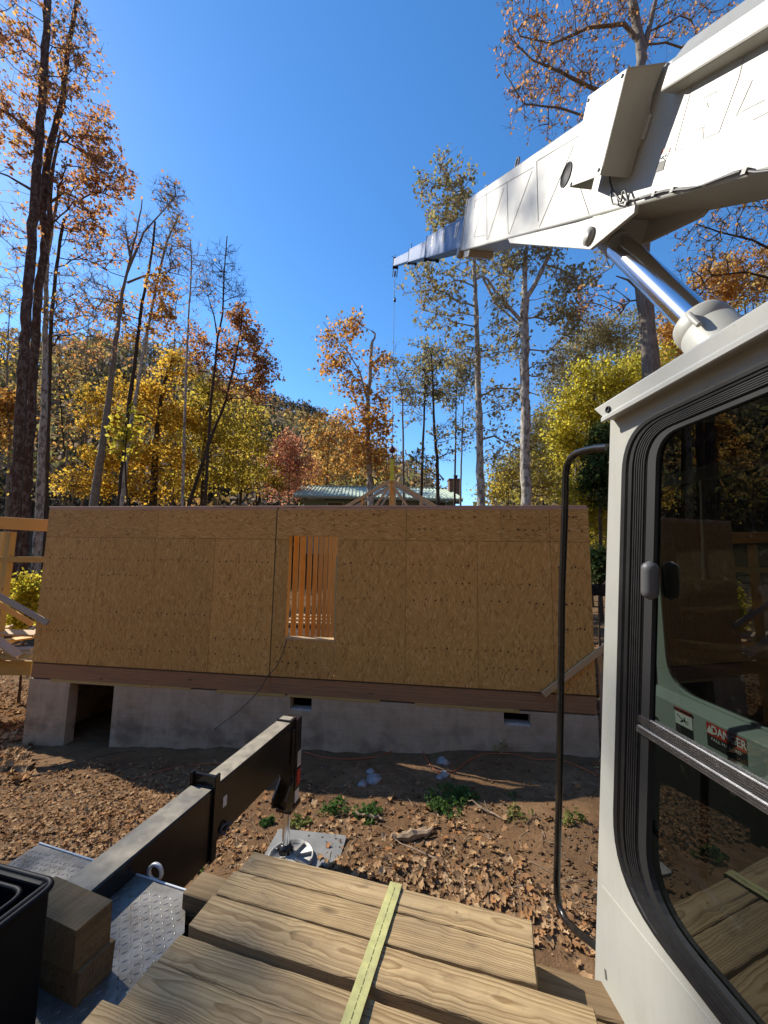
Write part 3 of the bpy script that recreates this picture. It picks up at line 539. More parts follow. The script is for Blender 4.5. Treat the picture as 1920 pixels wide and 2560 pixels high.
# lumber stacked on the floor inside
for k, (dy, z, mt) in enumerate(((4.6, .18, 'pale'), (4.9, .40, 'pale'), (5.2, .62, 'pale'))):
    plank('floor_board', HM @ Vector((wx0-1.8, dy, ZB+.05+z*.3)), HM @ Vector((wx0+1.6, dy+.3, ZB+.05+z*.3)), .28, .06, mt, 'pale board stacked on the house floor behind the partition', group='boards stacked inside the house')
# the worker inside
def person(p, yaw):
    root = empty('person', Matrix.Translation(p) @ Matrix.Rotation(yaw, 4, 'Z'), 'person in red plaid shirt and dark trousers standing inside the window opening', 'person')
    J = {'pel': (0, 0, .95), 'wai': (0, 0, 1.08), 'che': (0, .01, 1.30), 'nec': (0, .01, 1.47), 'hed': (0, -.02, 1.58), 'top': (0, -.015, 1.74),
         'hl': (.10, 0, .90), 'kl': (.12, -.03, .50), 'al': (.12, .03, .09), 'tl': (.13, -.13, .04), 'hr': (-.10, 0, .90), 'kr': (-.11, -.02, .50), 'ar': (-.12, .04, .09), 'tr': (-.13, -.12, .04),
         'sl': (.19, .01, 1.42), 'el': (.25, .03, 1.13), 'wl': (.22, -.18, .98), 'fl': (.20, -.26, .96), 'sr': (-.19, .01, 1.42), 'er': (-.26, .02, 1.13), 'wr': (-.24, -.18, 1.0), 'fr': (-.22, -.26, .98)}
    Rr = {'pel': .15, 'wai': .145, 'che': .165, 'nec': .058, 'hed': .085, 'top': .08, 'hl': .10, 'kl': .062, 'al': .045, 'tl': .04, 'sl': .075, 'el': .05, 'wl': .036, 'fl': .035}
    E = [('pel', 'wai'), ('wai', 'che'), ('che', 'nec'), ('nec', 'hed'), ('hed', 'top')] + [(a+s, b+s) if a not in ('pel', 'che') else (a, b+s) for s in 'lr' for a, b in (('pel', 'h'), ('h', 'k'), ('k', 'a'), ('a', 't'), ('che', 's'), ('s', 'e'), ('e', 'w'), ('w', 'f'))]
    def grow(name, keys, edges, mt, scale=1.):
        me = bpy.data.meshes.new(name); idx = {k: i for i, k in enumerate(keys)}
        me.from_pydata([J[k] for k in keys], [(idx[a], idx[b]) for a, b in edges], []); o = bpy.data.objects.new(name, me); C.objects.link(o)
        sk = o.modifiers.new('skin', 'SKIN'); sk.use_smooth_shade = True
        for k in keys:
            r = Rr.get(k, Rr.get(k[:-1]+'l', .05))*scale; me.skin_vertices[0].data[idx[k]].radius = (r, r*.8)
        me.skin_vertices[0].data[0].use_root = True; o.modifiers.new('sub', 'SUBSURF').render_levels = 2; o.modifiers['sub'].levels = 2
        dg = bpy.context.evaluated_depsgraph_get(); m2 = bpy.data.meshes.new_from_object(o.evaluated_get(dg)); bpy.data.objects.remove(o)
        m2.materials.clear(); m2.materials.append(mt); ob = bpy.data.objects.new(name, m2); link(ob, WM[root.name], root); return ob
    grow('body', list(J), E, M_['skin'])
    tk = ['pel', 'wai', 'che', 'sl', 'el', 'sr', 'er', 'nec']; grow('shirt', tk, [('pel', 'wai'), ('wai', 'che'), ('che', 'nec'), ('che', 'sl'), ('sl', 'el'), ('che', 'sr'), ('sr', 'er')], M_['plaid'], 1.13)
    lk = ['pel', 'hl', 'kl', 'al', 'hr', 'kr', 'ar']; grow('trousers', lk, [('pel', 'hl'), ('hl', 'kl'), ('kl', 'al'), ('pel', 'hr'), ('hr', 'kr'), ('kr', 'ar')], M_['jeans'], 1.15)
    mb = MB(); mb.lathe(WM[root.name] @ Matrix.Translation((0, -.005, 1.66)), [(.001, .13), (.06, .115), (.095, .07), (.104, .02), (.10, -.02)], 16); mb.build('hair', M_['hair'], root)
    mb = MB()
    for s in (-1, 1):
        for k in range(5): b = Vector((s*.22-s*.035+s*.018*k, -.27, .955)); mb.tube([WM[root.name] @ b, WM[root.name] @ (b+Vector((0, -.04, -.02))), WM[root.name] @ (b+Vector((0, -.055, -.055)))], [.009, .008, .007], 6)
    mb.build('fingers', M_['skin'], root)
p = atY(846, 1480, 11.2); p.z = ZB - .003; person(p, R_(100))
# ------------------------------------------------------------------ the crane truck
TY = R_(-11.5); TX = Vector((math.cos(TY), math.sin(TY), 0)); TV = Vector((-TX.y, TX.x, 0))
crane = empty('crane_truck', Vector((.6, 1.2, float(gz(.6, 1.2)))), 'white truck crane with raised telescopic boom, operator cab and black outrigger', 'crane truck')
# boom frame: s along the boom, a to its right, h up across it; origin at the lower left edge of the main section's mouth
dB = Vector(ray(874, 701)).normalized(); eB = dB.cross(Vector((0, 0, 1))).normalized(); nB = eB.cross(dB); OB = atY(1149, 629, 6)
BM = Matrix.Identity(4)
for i in range(3): BM[i][0], BM[i][1], BM[i][2], BM[i][3] = dB[i], -eB[i], nB[i], OB[i]
def bl(s, a, h): return OB + dB*s + eB*a + nB*h
def bpl(px, py, a):
    p = onplane(px, py, OB+eB*a, eB) - OB; return p.dot(dB), p.dot(nB)
def bps(px, py, s):
    p = onplane(px, py, OB+dB*s, dB) - OB; return p.dot(eB), p.dot(nB)
def bph(px, py, h):
    p = onplane(px, py, OB+nB*h, nB) - OB; return p.dot(dB), p.dot(eB)
HMN = bpl(1152, 509, 0)[1]; BW = .46
def bbox(mb, s0, s1, a0, a1, h0, h1, m=0): return mb.box((s0, -a1, h0), (s1, -a0, h1), m, BM)
def bquad(mb, pts, off, t, m=0):                       # plate on the boom's left side traced from the photo, its face `off` metres out
    q = [bpl(px, py, -off) for px, py in pts]; return mb.prism([bl(s, -off, h) for s, h in q], eB*t, m)
mb = MB(); bbox(mb, -9.5, 0, 0, BW, 0, HMN); boom = mb.build('boom', M_['white'], crane, BM, bevel=.018, seg=3)
mb = MB(); bbox(mb, -.055, .008, -.008, BW+.008, -.008, HMN+.008); mb.build('boom_mouth_collar', M_['white'], boom, BM, bevel=.004)
# flange ledge along the top of the boom behind the cover
hl = bpl(1785, 149, -.10)[1]; sl_ = bpl(1651, 223, -.10)[0]; ht = bpl(1757, 107, -.10)[1]; hc = bpl(1726, 107, -.03)[1]
print('flange', hl, ht, hc, HMN)
mb = MB(); hc = max(hc, HMN+.012, ht+.01); mb.prism([bl(sl_, a, h) for a, h in ((-.10, hl), (-.10, ht), (-.03, hc), (BW+.03, hc), (BW+.10, ht), (BW+.10, hl))], -dB*(9.5+sl_)); mb.build('boom_top_flange', M_['white'], boom, BM, bevel=.012, seg=2)
# weld lines, panel outlines
def line_on_boom(mb, p, q, w=.006, off=.0035, m=0):
    a = bpl(*p, -off); b = bpl(*q, -off); mb.bar(bl(a[0], 0, a[1]), bl(b[0], 0, b[1]), 2*off, w, m, up=(nB if abs((Vector((b[0], b[1]))-Vector((a[0], a[1]))).normalized().x) > .5 else dB)); return mb
mb = MB()
for p, q in (((1216, 485), (1217, 599)), ((1267, 453), (1270, 585)), ((1341, 403), (1345, 553)), ((1187, 502), (1333, 418)), ((1341, 403), (1447, 339)), ((1187, 502), (1186, 520)),
             ((1211, 497), (1184, 593)), ((1260, 469), (1219, 599)), ((1330, 426), (1273, 585)), ((1434, 363), (1348, 567)), ((1184, 593), (1212, 588)), ((1450, 470), (1472, 536))): line_on_boom(mb, p, q)
mb.build('weld_line', M_['weld'], boom, BM)
mb = MB()
for p, q in (((1748, 186), (1855, 124)), ((1862, 130), (1846, 195)), ((1846, 195), (1796, 332)), ((1733, 202), (1686, 378)), ((1686, 378), (1706, 372)), ((1733, 202), (1748, 186)), ((1756, 246), (1792, 228)), ((1766, 256), (1770, 268)), ((1880, 200), (1840, 290)),
             ((1757, 346), (1796, 332)), ((1757, 346), (1756, 318)), ((1732, 326), (1762, 316)), ((1855, 278), (1910, 250)), ((1880, 300), (1920, 280))): line_on_boom(mb, p, q, .0045, .002)
mb.build('panel_outline', plain('faint_outline', (.31, .305, .27), .6), boom, BM)
c = bpl(1416, 437, 0); mb = MB(); Mh = frame(bl(c[0], -.002, c[1]), dB, -eB)
mb.lathe(Mh, [(.088, -.001), (.088, .006), (.080, .006), (.078, .0005), (.0, .0005)], 28); mb.build('inspection_hole', M_['dark'], boom, BM)
# stickers
mb = MB(); bquad(mb, [(1656, 373), (1676, 369), (1672, 380), (1652, 386)], .003, .003); st = mb.build('warning_sticker', M_['red'], boom, BM)
mb = MB(); bquad(mb, [(1652, 386), (1672, 380), (1664, 399), (1646, 405)], .003, .003); mb.build('sticker_picture', M_['sticker'], st, BM)
mb = MB(); bquad(mb, [(1646, 405), (1664, 399), (1657, 425), (1637, 432)], .003, .003); mb.build('sticker_text_block', M_['text'], st, BM)
mb = MB()
for p, q in (((1652, 398), (1659, 390)), ((1659, 390), (1664, 391)), ((1655, 394), (1661, 398)), ((1666, 386), (1664, 389))):
    a = bpl(*p, -.004); b = bpl(*q, -.004); mb.bar(bl(a[0], -.004, a[1]), bl(b[0], -.004, b[1]), .004, .008, 0, up=eB)
mb.build('sticker_figure', M_['text'], st, BM)
# cover box on the boom's side: outer plate, rear plate with cut-outs, front and top plates
sr, hb0 = bpl(1578, 441, 0)
lo, hi = .02, 1.2
for _ in range(40):
    m_ = (lo+hi)/2
    if bpl(1500, 439, -m_)[0] < sr: lo, hi = (lo, m_) if bpl(1500, 439, -lo)[0] > sr else (m_, hi)
    else: lo, hi = (m_, hi) if bpl(1500, 439, -hi)[0] < sr else (lo, m_)
cp_ = (lo+hi)/2
def bfind(px, py, s):                                  # outward offset at which the pixel's ray meets the plane s
    a, h = bps(px, py, s); return -a, h
cp_, hbq = bfind(1500, 439, sr); _, htq = bfind(1567, 170, sr)
sf = bpl(1421, 468, -cp_)[0]
print('cover', sr, cp_, hbq, htq, sf, 'boomH', HMN)
cov = empty_part = None
mb = MB(); q = [bpl(*p, -cp_) for p in ((1421, 468), (1500, 439), (1567, 170), (1470, 240))]; mb.prism([bl(s, -cp_, h) for s, h in q], eB*.006)
cover = mb.build('side_cover', M_['white'], boom, BM, bevel=.003)
rp = [(1569, 168), (1669, 154), (1657, 171), (1632, 235), (1625, 275), (1641, 301), (1649, 303), (1637, 337), (1622, 358), (1596, 370), (1579, 433), (1571, 444), (1502, 438)]
mb = MB(); rq = [bps(*p, sr) for p in rp]; mb.prism([bl(sr, a, h) for a, h in rq], dB*.006)
s1_, h1_ = bpl(1470, 240, -cp_); s0_, h0_ = q[0]
mb.prism([bl(s0_, -cp_+.006, h0_), bl(s0_, -.03, h0_), bl(s1_, -.03, h1_), bl(s1_, -cp_+.006, h1_)], -dB*.006)
hh = [bps(*p, sr) for p in ((1569, 168), (1660, 158))]
mb.prism([bl(sr, -cp_+.006, hh[0][1]), bl(sr, hh[1][0], hh[1][1]), bl(s1_, hh[1][0], h1_), bl(s1_, -cp_+.006, h1_)], -nB*.006)
covw = mb.build('cover_wall', M_['white'], boom, BM, bevel=.002)
mb = MB()
for px, py in ((1428, 460), (1497, 425), (1471, 251), (1556, 190)):
    s, h = bpl(px, py, -cp_-.001); mb.lathe(frame(bl(s, -cp_-.001, h), dB, -eB), [(.011, 0), (.010, .006), (.0, .008)], 8)
mb.build('cover_bolt', M_['alu'], boom, BM)
mb = MB(); a0, h0 = bps(1652, 300, sr); a1, h1 = bps(1637, 346, sr); mb.prism([bl(sr-.03, -.002, h0+.01), bl(sr+.02, -.002, h0+.01), bl(sr+.02, -.002, h1-.02), bl(sr-.03, -.002, h1-.02)], -eB*.02)
mb.build('cover_bracket', M_['galv'], boom, BM, bevel=.003)
# hoses along the lower edge
mb = MB()
def hose(pts, off, r): mb.tube([bl(*(lambda sh: (sh[0], -off, sh[1]))(bpl(px, py, -off))) for px, py in pts], r, 8)
hose([(1524, 438), (1525, 455), (1531, 475), (1542, 490), (1552, 503)], .03, .007); hose([(1553, 503), (1556, 480), (1562, 476), (1568, 492), (1570, 505)], .03, .007); hose([(1530, 470), (1527, 490), (1532, 510), (1546, 512)], .03, .006)
hose([(1552, 508), (1590, 497), (1625, 486), (1665, 476), (1700, 472), (1745, 468), (1790, 450), (1830, 433), (1858, 426), (1890, 430), (1925, 426)], .012, .0065)
hose([(1600, 496), (1660, 478), (1720, 472), (1760, 462), (1800, 446), (1850, 428)], .02, .0045)
for px, py in ((1560, 508), (1630, 484), (1676, 474), (1856, 427)):
    s, h = bpl(px, py, -.03); bbox(mb, s-.012, s+.012, -.024, -.001, h-.012, h+.012)
mb.build('hydraulic_hose', M_['hose'], boom, BM)
# lifting eye, top rollers
mb = MB(); s, h = bpl(1290, 425, .05); ring = [bl(s+.0+.045*math.sin(g), .05, HMN-.02+.10*(1+math.cos(g))*.5+.02) for g in np.linspace(-math.pi, math.pi, 13)]; mb.tube(ring, .012, 6)
s, h = bpl(1215, 470, .05); ring = [bl(s+.035*math.sin(g), .05, HMN-.01+.05*(1+math.cos(g))*.5) for g in np.linspace(-math.pi, math.pi, 11)]; mb.tube(ring, .010, 6); mb.build('lifting_eye', M_['white'], boom, BM)
mb = MB()
for a0 in (.02, BW-.09): mb.lathe(frame(bl(.02, a0, -.02), dB, -eB), [(0, -.05), (.07, -.05), (.08, -.03), (.08, .03), (.07, .05), (0, .05)], 18)
mb.prism([bl(-.15, .03, -.001), bl(-.55, .03, -.001), bl(-.5, .03, -.09), bl(-.25, .03, -.09)], eB*(BW-.06)); mb.build('boom_wear_pad', M_['white'], boom, BM, bevel=.005)
# telescopic sections
SE = []; prev = -.8
for k, (top, bot, a0) in enumerate((((1067, 574), (1061.5, 645), .05), ((1023.6, 614), (1020, 656), .09), ((986, 645), (983, 667), .12))):
    st_, ht_ = bpl(*top, a0); sb_, hb_ = bpl(*bot, a0); SE.append((sb_, a0, hb_, ht_)); 
print('sections', SE)
hs = [(.07, .525), (.11, .475), (.15, .435)]
for k, (se, a0, hb_, ht_) in enumerate(SE):
    h0, h1 = hs[k]; mb = MB(); bbox(mb, prev, se, a0, BW-a0, h0, h1); sec = mb.build('boom_extension', M_['blue'], crane, BM, bevel=.012, seg=2)
    mb = MB(); bbox(mb, prev if k else 0.01, se-.06, a0-.005, BW-a0+.005, h1-.035, h1-.02); bbox(mb, prev if k else .01, se-.06, a0-.005, BW-a0+.005, h0+.03, h0+.045); mb.build('extension_rib', M_['blue'], sec, BM)
    mb = MB(); bbox(mb, se-.03, se+.012, a0-.012, BW-a0+.012, h0-.012, h1+.012); mb.build('extension_collar', M_['black'], sec, BM, bevel=.003)
    mb = MB()
    if k < 2:
        for a in (a0, BW-a0-.04): mb.lathe(frame(bl(se, a+.02, h0-.02), dB, -eB), [(0, -.04), (.05, -.04), (.055, 0), (.05, .04), (0, .04)], 12)
        bbox(mb, se-.02, se+.02, a0, BW-a0, h0-.05, h0-.015); 
    bbox(mb, se-.35, se-.33, a0+.02, a0+.035, h1, h1+.14); bbox(mb, se+.02-.35, se+.05, a0+.02, a0+.035, h1+.125, h1+.14)
    mb.build('extension_roller', M_['black'], sec, BM)
    prev = se-.9
def text_mesh(txt, size, bold=.0):
    cu = bpy.data.curves.new('lettering', 'FONT'); cu.body = txt; cu.size = size; cu.align_x = 'CENTER'; cu.align_y = 'CENTER'; cu.extrude = .0008; cu.offset = bold
    o = bpy.data.objects.new('lettering', cu); C.objects.link(o); dg = bpy.context.evaluated_depsgraph_get(); me = bpy.data.meshes.new_from_object(o.evaluated_get(dg)); bpy.data.objects.remove(o); return me
def lettering(txt, size, p, x, up, mt, parent, bold=0., sx=1.):
    me = text_mesh(txt, size, bold); me.materials.clear(); me.materials.append(mt)
    x = Vector(x).normalized(); u = Vector(up).normalized(); z = x.cross(u); u = z.cross(x); M = Matrix.Identity(4)
    for i in range(3): M[i][0], M[i][1], M[i][2], M[i][3] = x[i]*sx, u[i], z[i], p[i]
    o = bpy.data.objects.new('lettering', me); return link(o, M, parent)
sec1 = bpy.data.objects['boom_extension']
for t_, (px, py), sz in (('51', (1081.6, 605), .26), ('70', (1108, 591.5), .28), ('87', (1141.5, 578), .30)):
    s, h = bpl(px, py, .05); lettering(t_, sz, bl(s, .05-.006, h), -dB, nB, M_['wtext'], sec1, .012)
# boom head
se = SE[2][0]; mb = MB(); bbox(mb, se+.012, se+.20, .10, BW-.10, .05, .50); bbox(mb, se-.02, se+.16, .12, .15, -.28, .10); bbox(mb, se-.02, se+.16, BW-.15, BW-.12, -.28, .10)
bbox(mb, se+.03, se+.05, .02, .10, .50, .52); bbox(mb, se+.05, se+.2, .0, .02, .12, .14)
head = mb.build('boom_head', M_['black'], crane, BM, bevel=.006)
mb = MB(); mb.lathe(frame(bl(se+.08, BW/2, -.14), dB, -eB), [(0, -.03), (.13, -.03), (.11, 0), (.13, .03), (0, .03)], 20); mb.build('head_sheave', M_['dalu'], head, BM)
tipp = bl(se+.2, BW/2, -.2)
# lift cylinder and its gusset plates
def gusset(pts, a, t): 
    mb.prism([bl(*(lambda sh: (sh[0], a, sh[1]))(bpl(px, py, a))) for px, py in pts], eB*t)
mb = MB(); gusset([(1269, 597), (1440, 556), (1588, 511), (1586, 532), (1475, 624), (1274, 608)], -.03, .028); gl = mb.build('cylinder_bracket', M_['white'], boom, BM, bevel=.004)
mb = MB(); gusset([(1560, 560), (1585, 520), (1700, 500), (1772, 490), (1762, 528), (1751, 541), (1620, 604), (1575, 618)], BW-.06, .03); mb.build('cylinder_bracket', M_['white'], boom, BM, bevel=.004)
mb = MB(); s, h = bpl(1474, 591, -.03); mb.lathe(frame(bl(s, -.031, h), dB, -eB), [(0, .0), (.062, .0), (.062, .018), (.045, .02), (.045, .026), (.0, .026)], 20); mb.build('bracket_pin', M_['white'], boom, BM)
mb = MB(); s2, h2 = bpl(1545, 560, BW/2); bbox(mb, s2-.12, s2-.02, .0, BW-.06, -.16, -.001); mb.build('bracket_crossplate', M_['white'], boom, BM)
ca = BW/2-.02; s, h = bpl(1549, 618, ca); P0 = bl(s, ca, h); s, h = bpl(1748, 809, ca); P1 = bl(s, ca, h); cd = (P1-P0).normalized(); rr_ = 35/F*(P0.y+P1.y)/2
print('cyl', P0, P1, rr_)
mb = MB(); mb.tube([P0-cd*.35, P0-cd*.02], rr_*1.06, 28); mb.build('cylinder_rod_eye', M_['white'], crane)
mb = MB(); mb.tube([P0-cd*.1, P1+cd*.3], rr_, 40); rod = mb.build('lift_cylinder_rod', M_['chrome'], crane)
mb = MB(); Mc = frame(P1, cd.orthogonal(), cd)
rb = rr_*1.6
mb.lathe(Mc, [(rr_*1.03, -.0), (rr_*1.5, -.01), (rb*.97, .006), (rb, .02), (rb, .10), (rb*.985, .103), (rb*.985, .108), (rb, .111), (rb, .9), (0, .9)], 40); bar = mb.build('lift_cylinder_barrel', M_['white'], crane)
mb = MB(); o_ = Mc.inverted() @ (P1 + (Vector((-1, -.5, .25))*1)); g = math.atan2(o_.y, o_.x); u_ = (Mc.to_3x3() @ Vector((math.cos(g), math.sin(g), 0))).normalized()
pp = P1+u_*rb; mb.tube([pp+cd*.06-u_*.005, pp+cd*.06+u_*.03, pp+cd*.09+u_*.035, pp+cd*.17+u_*.03], .016, 8); mb.build('cylinder_port_pipe', M_['white'], bar)
# ---- operator cab: near side wall on the plane through CPO, u forward, outward = left
CPO = Vector((.9, 1.5, 0)); CU = Vector((-.058, 1, 0)).normalized(); CN = Vector((-CU.y, CU.x, 0)); 
def cp(px, py, off=0.):
    p = onplane(px, py, CPO+CN*off, CN) - CPO; return p.dot(CU), p.z
def CW(t, z, off=0.): return CPO + CU*t + Vector((0, 0, z)) + CN*off
from mathutils.geometry import tessellate_polygon
def rounded(q, rads, n=9):
    out = []; N = len(q)
    for i in range(N):
        a, b, c = Vector(q[i-1]), Vector(q[i]), Vector(q[(i+1) % N]); r = rads[i]
        p0 = b+(a-b).normalized()*r; p1 = b+(c-b).normalized()*r
        for k in range(n+1):
            t = k/n; out.append(p0*(1-t)**2*1+ b*2*t*(1-t) + p1*t*t)
    return out
def sheet(mb, loops, off, th, m=0):
    L3 = [[Vector((p[0], p[1], 0)) for p in l] for l in loops]; flat = [p for l in L3 for p in l]; tri = tessellate_polygon(L3); n = len(flat)
    v = [CW(p.x, p.y, off) for p in flat]+[CW(p.x, p.y, off-th) for p in flat]
    f = [tuple(t) for t in tri]+[tuple(i+n for i in t[::-1]) for t in tri]; b = 0
    t0 = tri[0]
    flip = (v[t0[1]]-v[t0[0]]).cross(v[t0[2]]-v[t0[0]]).dot(CN) < 0
    if flip: f = [q[::-1] for q in f]
    for li, l in enumerate(L3):
        k = len(l); ar = sum(l[i].x*l[(i+1) % k].y-l[(i+1) % k].x*l[i].y for i in range(k)); e_ = [(b+i, n+b+i, n+b+(i+1) % k, b+(i+1) % k) for i in range(k)]; b += k
        if (ar < 0) != (li > 0): e_ = [q[::-1] for q in e_]
        if (CU.cross(Vector((0, 0, 1)))).dot(CN) < 0: e_ = [q[::-1] for q in e_]
        f += e_
    return mb.add(v, f, m)
zt = (cp(1920, 920)[1]+cp(1657, 1030)[1])/2; zb = cp(1648, 2339)[1]; tn = -1.05
e0 = cp(1567, 1172); e1 = cp(1543, 2123); sl2 = (e1[0]-e0[0])/(e1[1]-e0[1])
def far_t(z): return e0[0]+(z-e0[1])*sl2
def wquad(d, df):                                       # window outline inset by d (top, bottom, near) and df (far side)
    return [(far_t(zt-d)-df, zt-d), (tn+d, zt-d), (tn+d, zb+d), (far_t(zb+d)-df, zb+d)]
RD = [.16, .1, .1, .26]
def wout(d, df): return rounded(wquad(d, df), [max(.03, r-d) for r in RD])
c0, c1 = cp(1524, 1064), cp(1484, 2500); zc1 = EYE-2.02; sl3 = (c1[0]-c0[0])/(c1[1]-c0[1])
ztop = cp(1524, 1062)[1]+.06
def ct(z): return c0[0]+(z-c0[1])*sl3
outer = [(ct(ztop), ztop), (-1.5, ztop), (-1.5, zc1), (ct(zc1), zc1)]
mb = MB(); sheet(mb, [outer, wout(0, 0)], 0, .035); cab = mb.build('cab_wall', M_['white'], crane, bevel=.004)
def ringprof(prof, mt, name, parent):
    mb = MB(); loops = [[CW(p.x, p.y, o) for p in wout(d, df)] for d, df, o in prof]; n = len(loops[0]); v = [p for l in loops for p in l]
    mb.add(v, [(i*n+j, i*n+(j+1) % n, (i+1)*n+(j+1) % n, (i+1)*n+j) for i in range(len(prof)-1) for j in range(n)]); return mb.build(name, mt, parent)
wf = ringprof([(-.012, -.016, .0005), (-.010, -.012, .012), (-.002, -.002, .017), (.008, .015, .016), (.010, .022, .009), (.012, .030, .014), (.018, .045, .013), (.020, .05, .004)], M_['rubber'], 'window_seal', crane)
ribs = [(.020, .05, .004)]
for k in range(5): ribs += [(.0215+.006*k, .054+.011*k, .011), (.0245+.006*k, .059+.011*k, .011), (.0255+.006*k, .061+.011*k, .006)]
ribs += [(.0525, .108, .006), (.0535, .11, .002)]; ringprof(ribs, M_['dalu'], 'window_frame', crane)
ringprof([(.0535, .11, .002), (.055, .113, .006), (.068, .150, .006), (.070, .154, -.012)], M_['dark'], 'window_sash', crane)
# panes and the middle rails
zr1, zr2 = cp(1577, 1770)[1], cp(1577, 1788)[1]; zr3, zr4 = cp(1577, 1797)[1], cp(1577, 1811)[1]
def pane(z0, z1, off):
    q = [Vector(p) for p in wout(.066, .146)]; q = [p for p in q if z0 <= p.y <= z1]; tfar = lambda z: far_t(z)-.146
    pts = []; 
    full = [Vector(p) for p in wout(.066, .146)]; n = len(full)
    for i in range(n):
        a, b = full[i], full[(i+1) % n]
        if z0 <= a.y <= z1: pts.append(a)
        for zz in (z0, z1):
            if (a.y-zz)*(b.y-zz) < 0: pts.append(a.lerp(b, (zz-a.y)/(b.y-a.y)))
    mb = MB(); mb.add([CW(p.x, p.y, off) for p in pts], [tuple(range(len(pts)))[::-1]]); return mb.build('window_pane', M_['glass'], crane)
pane(zr2-.01, 9, -.006); pane(-9, zr3+.0, -.016)
def rail(z0, z1, o, k, nm):
    mb = MB(); f = lambda z: far_t(z)-.105; zz = [z0+(z1-z0)*i/(2*k) for i in range(2*k+1)]
    for i in range(2*k):
        oo = o if i % 2 == 0 else o-.006; a, b = zz[i], zz[i+1]
        mb.prism([CW(f(a), a, oo), CW(tn+.05, a, oo), CW(tn+.05, b, oo), CW(f(b), b, oo)], -CN*(.02))
    return mb.build(nm, M_['alu'], crane)
rail(zr2, zr1, .010, 4, 'middle_rail'); rail(zr4, zr3+.004, .018, 3, 'middle_rail')
mb = MB(); mb.prism([CW(far_t(zr2)-.105, zr2, .004), CW(tn+.05, zr2, .004), CW(tn+.05, zr3+.004, .004), CW(far_t(zr3)-.105, zr3+.004, .004)], -CN*.02); mb.build('rail_channel', M_['dalu'], crane)
# sash handle
a, b = cp(1625, 1403, .03), cp(1625, 1499, .03); mb = MB(); nq = 14; mb.tube([CW(a[0]+(b[0]-a[0])*i/nq, a[1]+(b[1]-a[1])*i/nq, .03) for i in range(nq+1)], [.026*min(1, math.sqrt(max(.02, 1-(max(0, abs(i-nq/2)-nq*.30)/(nq*.2))**2))) for i in range(nq+1)], 16)
mb.build('window_handle', M_['hose'], crane)
# roof cap with its gutter edge
off = .055; r0 = cp(1520, 1052, off); r1 = cp(1920, 818, off); zl = (r0[1]+r1[1])/2; u0 = cp(1503, 1011, off); u1 = cp(1920, 733, off); zu = (u0[1]+u1[1])/2
tf = cp(1500, 1030, off)[0]; tpt = cp(1482, 1008, off)[0]
mb = MB(); prof = [(-.0, zl+.012), (off-.012, zl+.012), (off-.012, zl), (off, zl), (off, zl+(zu-zl)*.24), (off-.008, zl+(zu-zl)*.30), (off-.008, zu-.006), (off-.014, zu), (-.75, zu+.05), (-.75, zl+.012)]
nE = len(prof); tend = [tf-.004+.0*z for o, z in prof]
A = [CW(-1.5, z, o) for o, z in prof]; B = [CW(tf + (.05 if z > zl+(zu-zl)*.6 else 0) - (.03 if o < -.5 else 0), z, o) for o, z in prof]
mb.add(A+B, [tuple(range(nE)), tuple(range(nE, 2*nE))[::-1]]+[(i, nE+i, nE+(i+1) % nE, (i+1) % nE) for i in range(nE)]); roof = mb.build('cab_roof', M_['white'], crane, bevel=.003)
h0 = cp(1508, 1021, off); mb = MB(); mb.lathe(frame(CW(h0[0]-.02, h0[1]-.012, off-.006), CU, CN), [(.013, -.002), (.013, .004), (.009, .004), (.009, .0), (0, .0)], 14); mb.build('gutter_hole', M_['dark'], roof)
# weld seam under the window
a, b = cp(1505, 2214), cp(1800, 2583); mb = MB(); mb.bar(CW(*a), CW(*b), .006, .006, 0, up=CN); mb.build('cab_seam', M_['white'], cab)
mb = MB(); sq = [cp(*p, .002) for p in ((1510, 2420), (1514, 2425), (1517, 2450), (1513, 2448))]
mb.prism([CW(t, z, .0015) for t, z in sq], -CN*.001); mb.build('paint_scuff', M_['groove'], cab)
# remaining cab shell: front face runs obliquely to the far wall, back, floor
FO = -.62; ftl = ct(ztop)+.62; fbl = ct(zc1)+.45
mb = MB()
def quad3(p, n): 
    mb.prism(p, n)
fz0, fz1 = ztop-.16, zc1+.5
lerpw = lambda z, k: CW(ct(z)*(1-k)+(ct(z)+.6)*k, z, FO*k)
for k0, k1 in ((.065, .11), (.95, 1)): quad3([lerpw(ztop, k0), lerpw(ztop, k1), lerpw(zc1, k1), lerpw(zc1, k0)], -CU*.03)
quad3([lerpw(ztop, .05), lerpw(ztop, .95), lerpw(fz0, .95), lerpw(fz0, .05)], -CU*.03); quad3([lerpw(fz1, .05), lerpw(fz1, .95), lerpw(zc1, .95), lerpw(zc1, .05)], -CU*.03)
mb.build('cab_front', M_['white'], crane)
mb = MB(); mb.add([lerpw(fz0, .05)-CU*.01, lerpw(fz0, .95)-CU*.01, lerpw(fz1, .95)-CU*.01, lerpw(fz1, .05)-CU*.01], [(0, 1, 2, 3)]); mb.build('windscreen', M_['glass'], crane)
mb = MB(); mb.prism([CW(-1.5, zc1, -.04), CW(ct(zc1)-.03, zc1, -.04), CW(ct(zc1)+.5, zc1, FO), CW(-1.5, zc1, FO)], (0, 0, .06)); mb.prism([CW(-1.5, zc1, -.04), CW(-1.5, zc1, FO), CW(-1.5, ztop, FO), CW(-1.5, ztop, -.04)], CU*.04); mb.build('cab_floor', M_['dark'], crane)
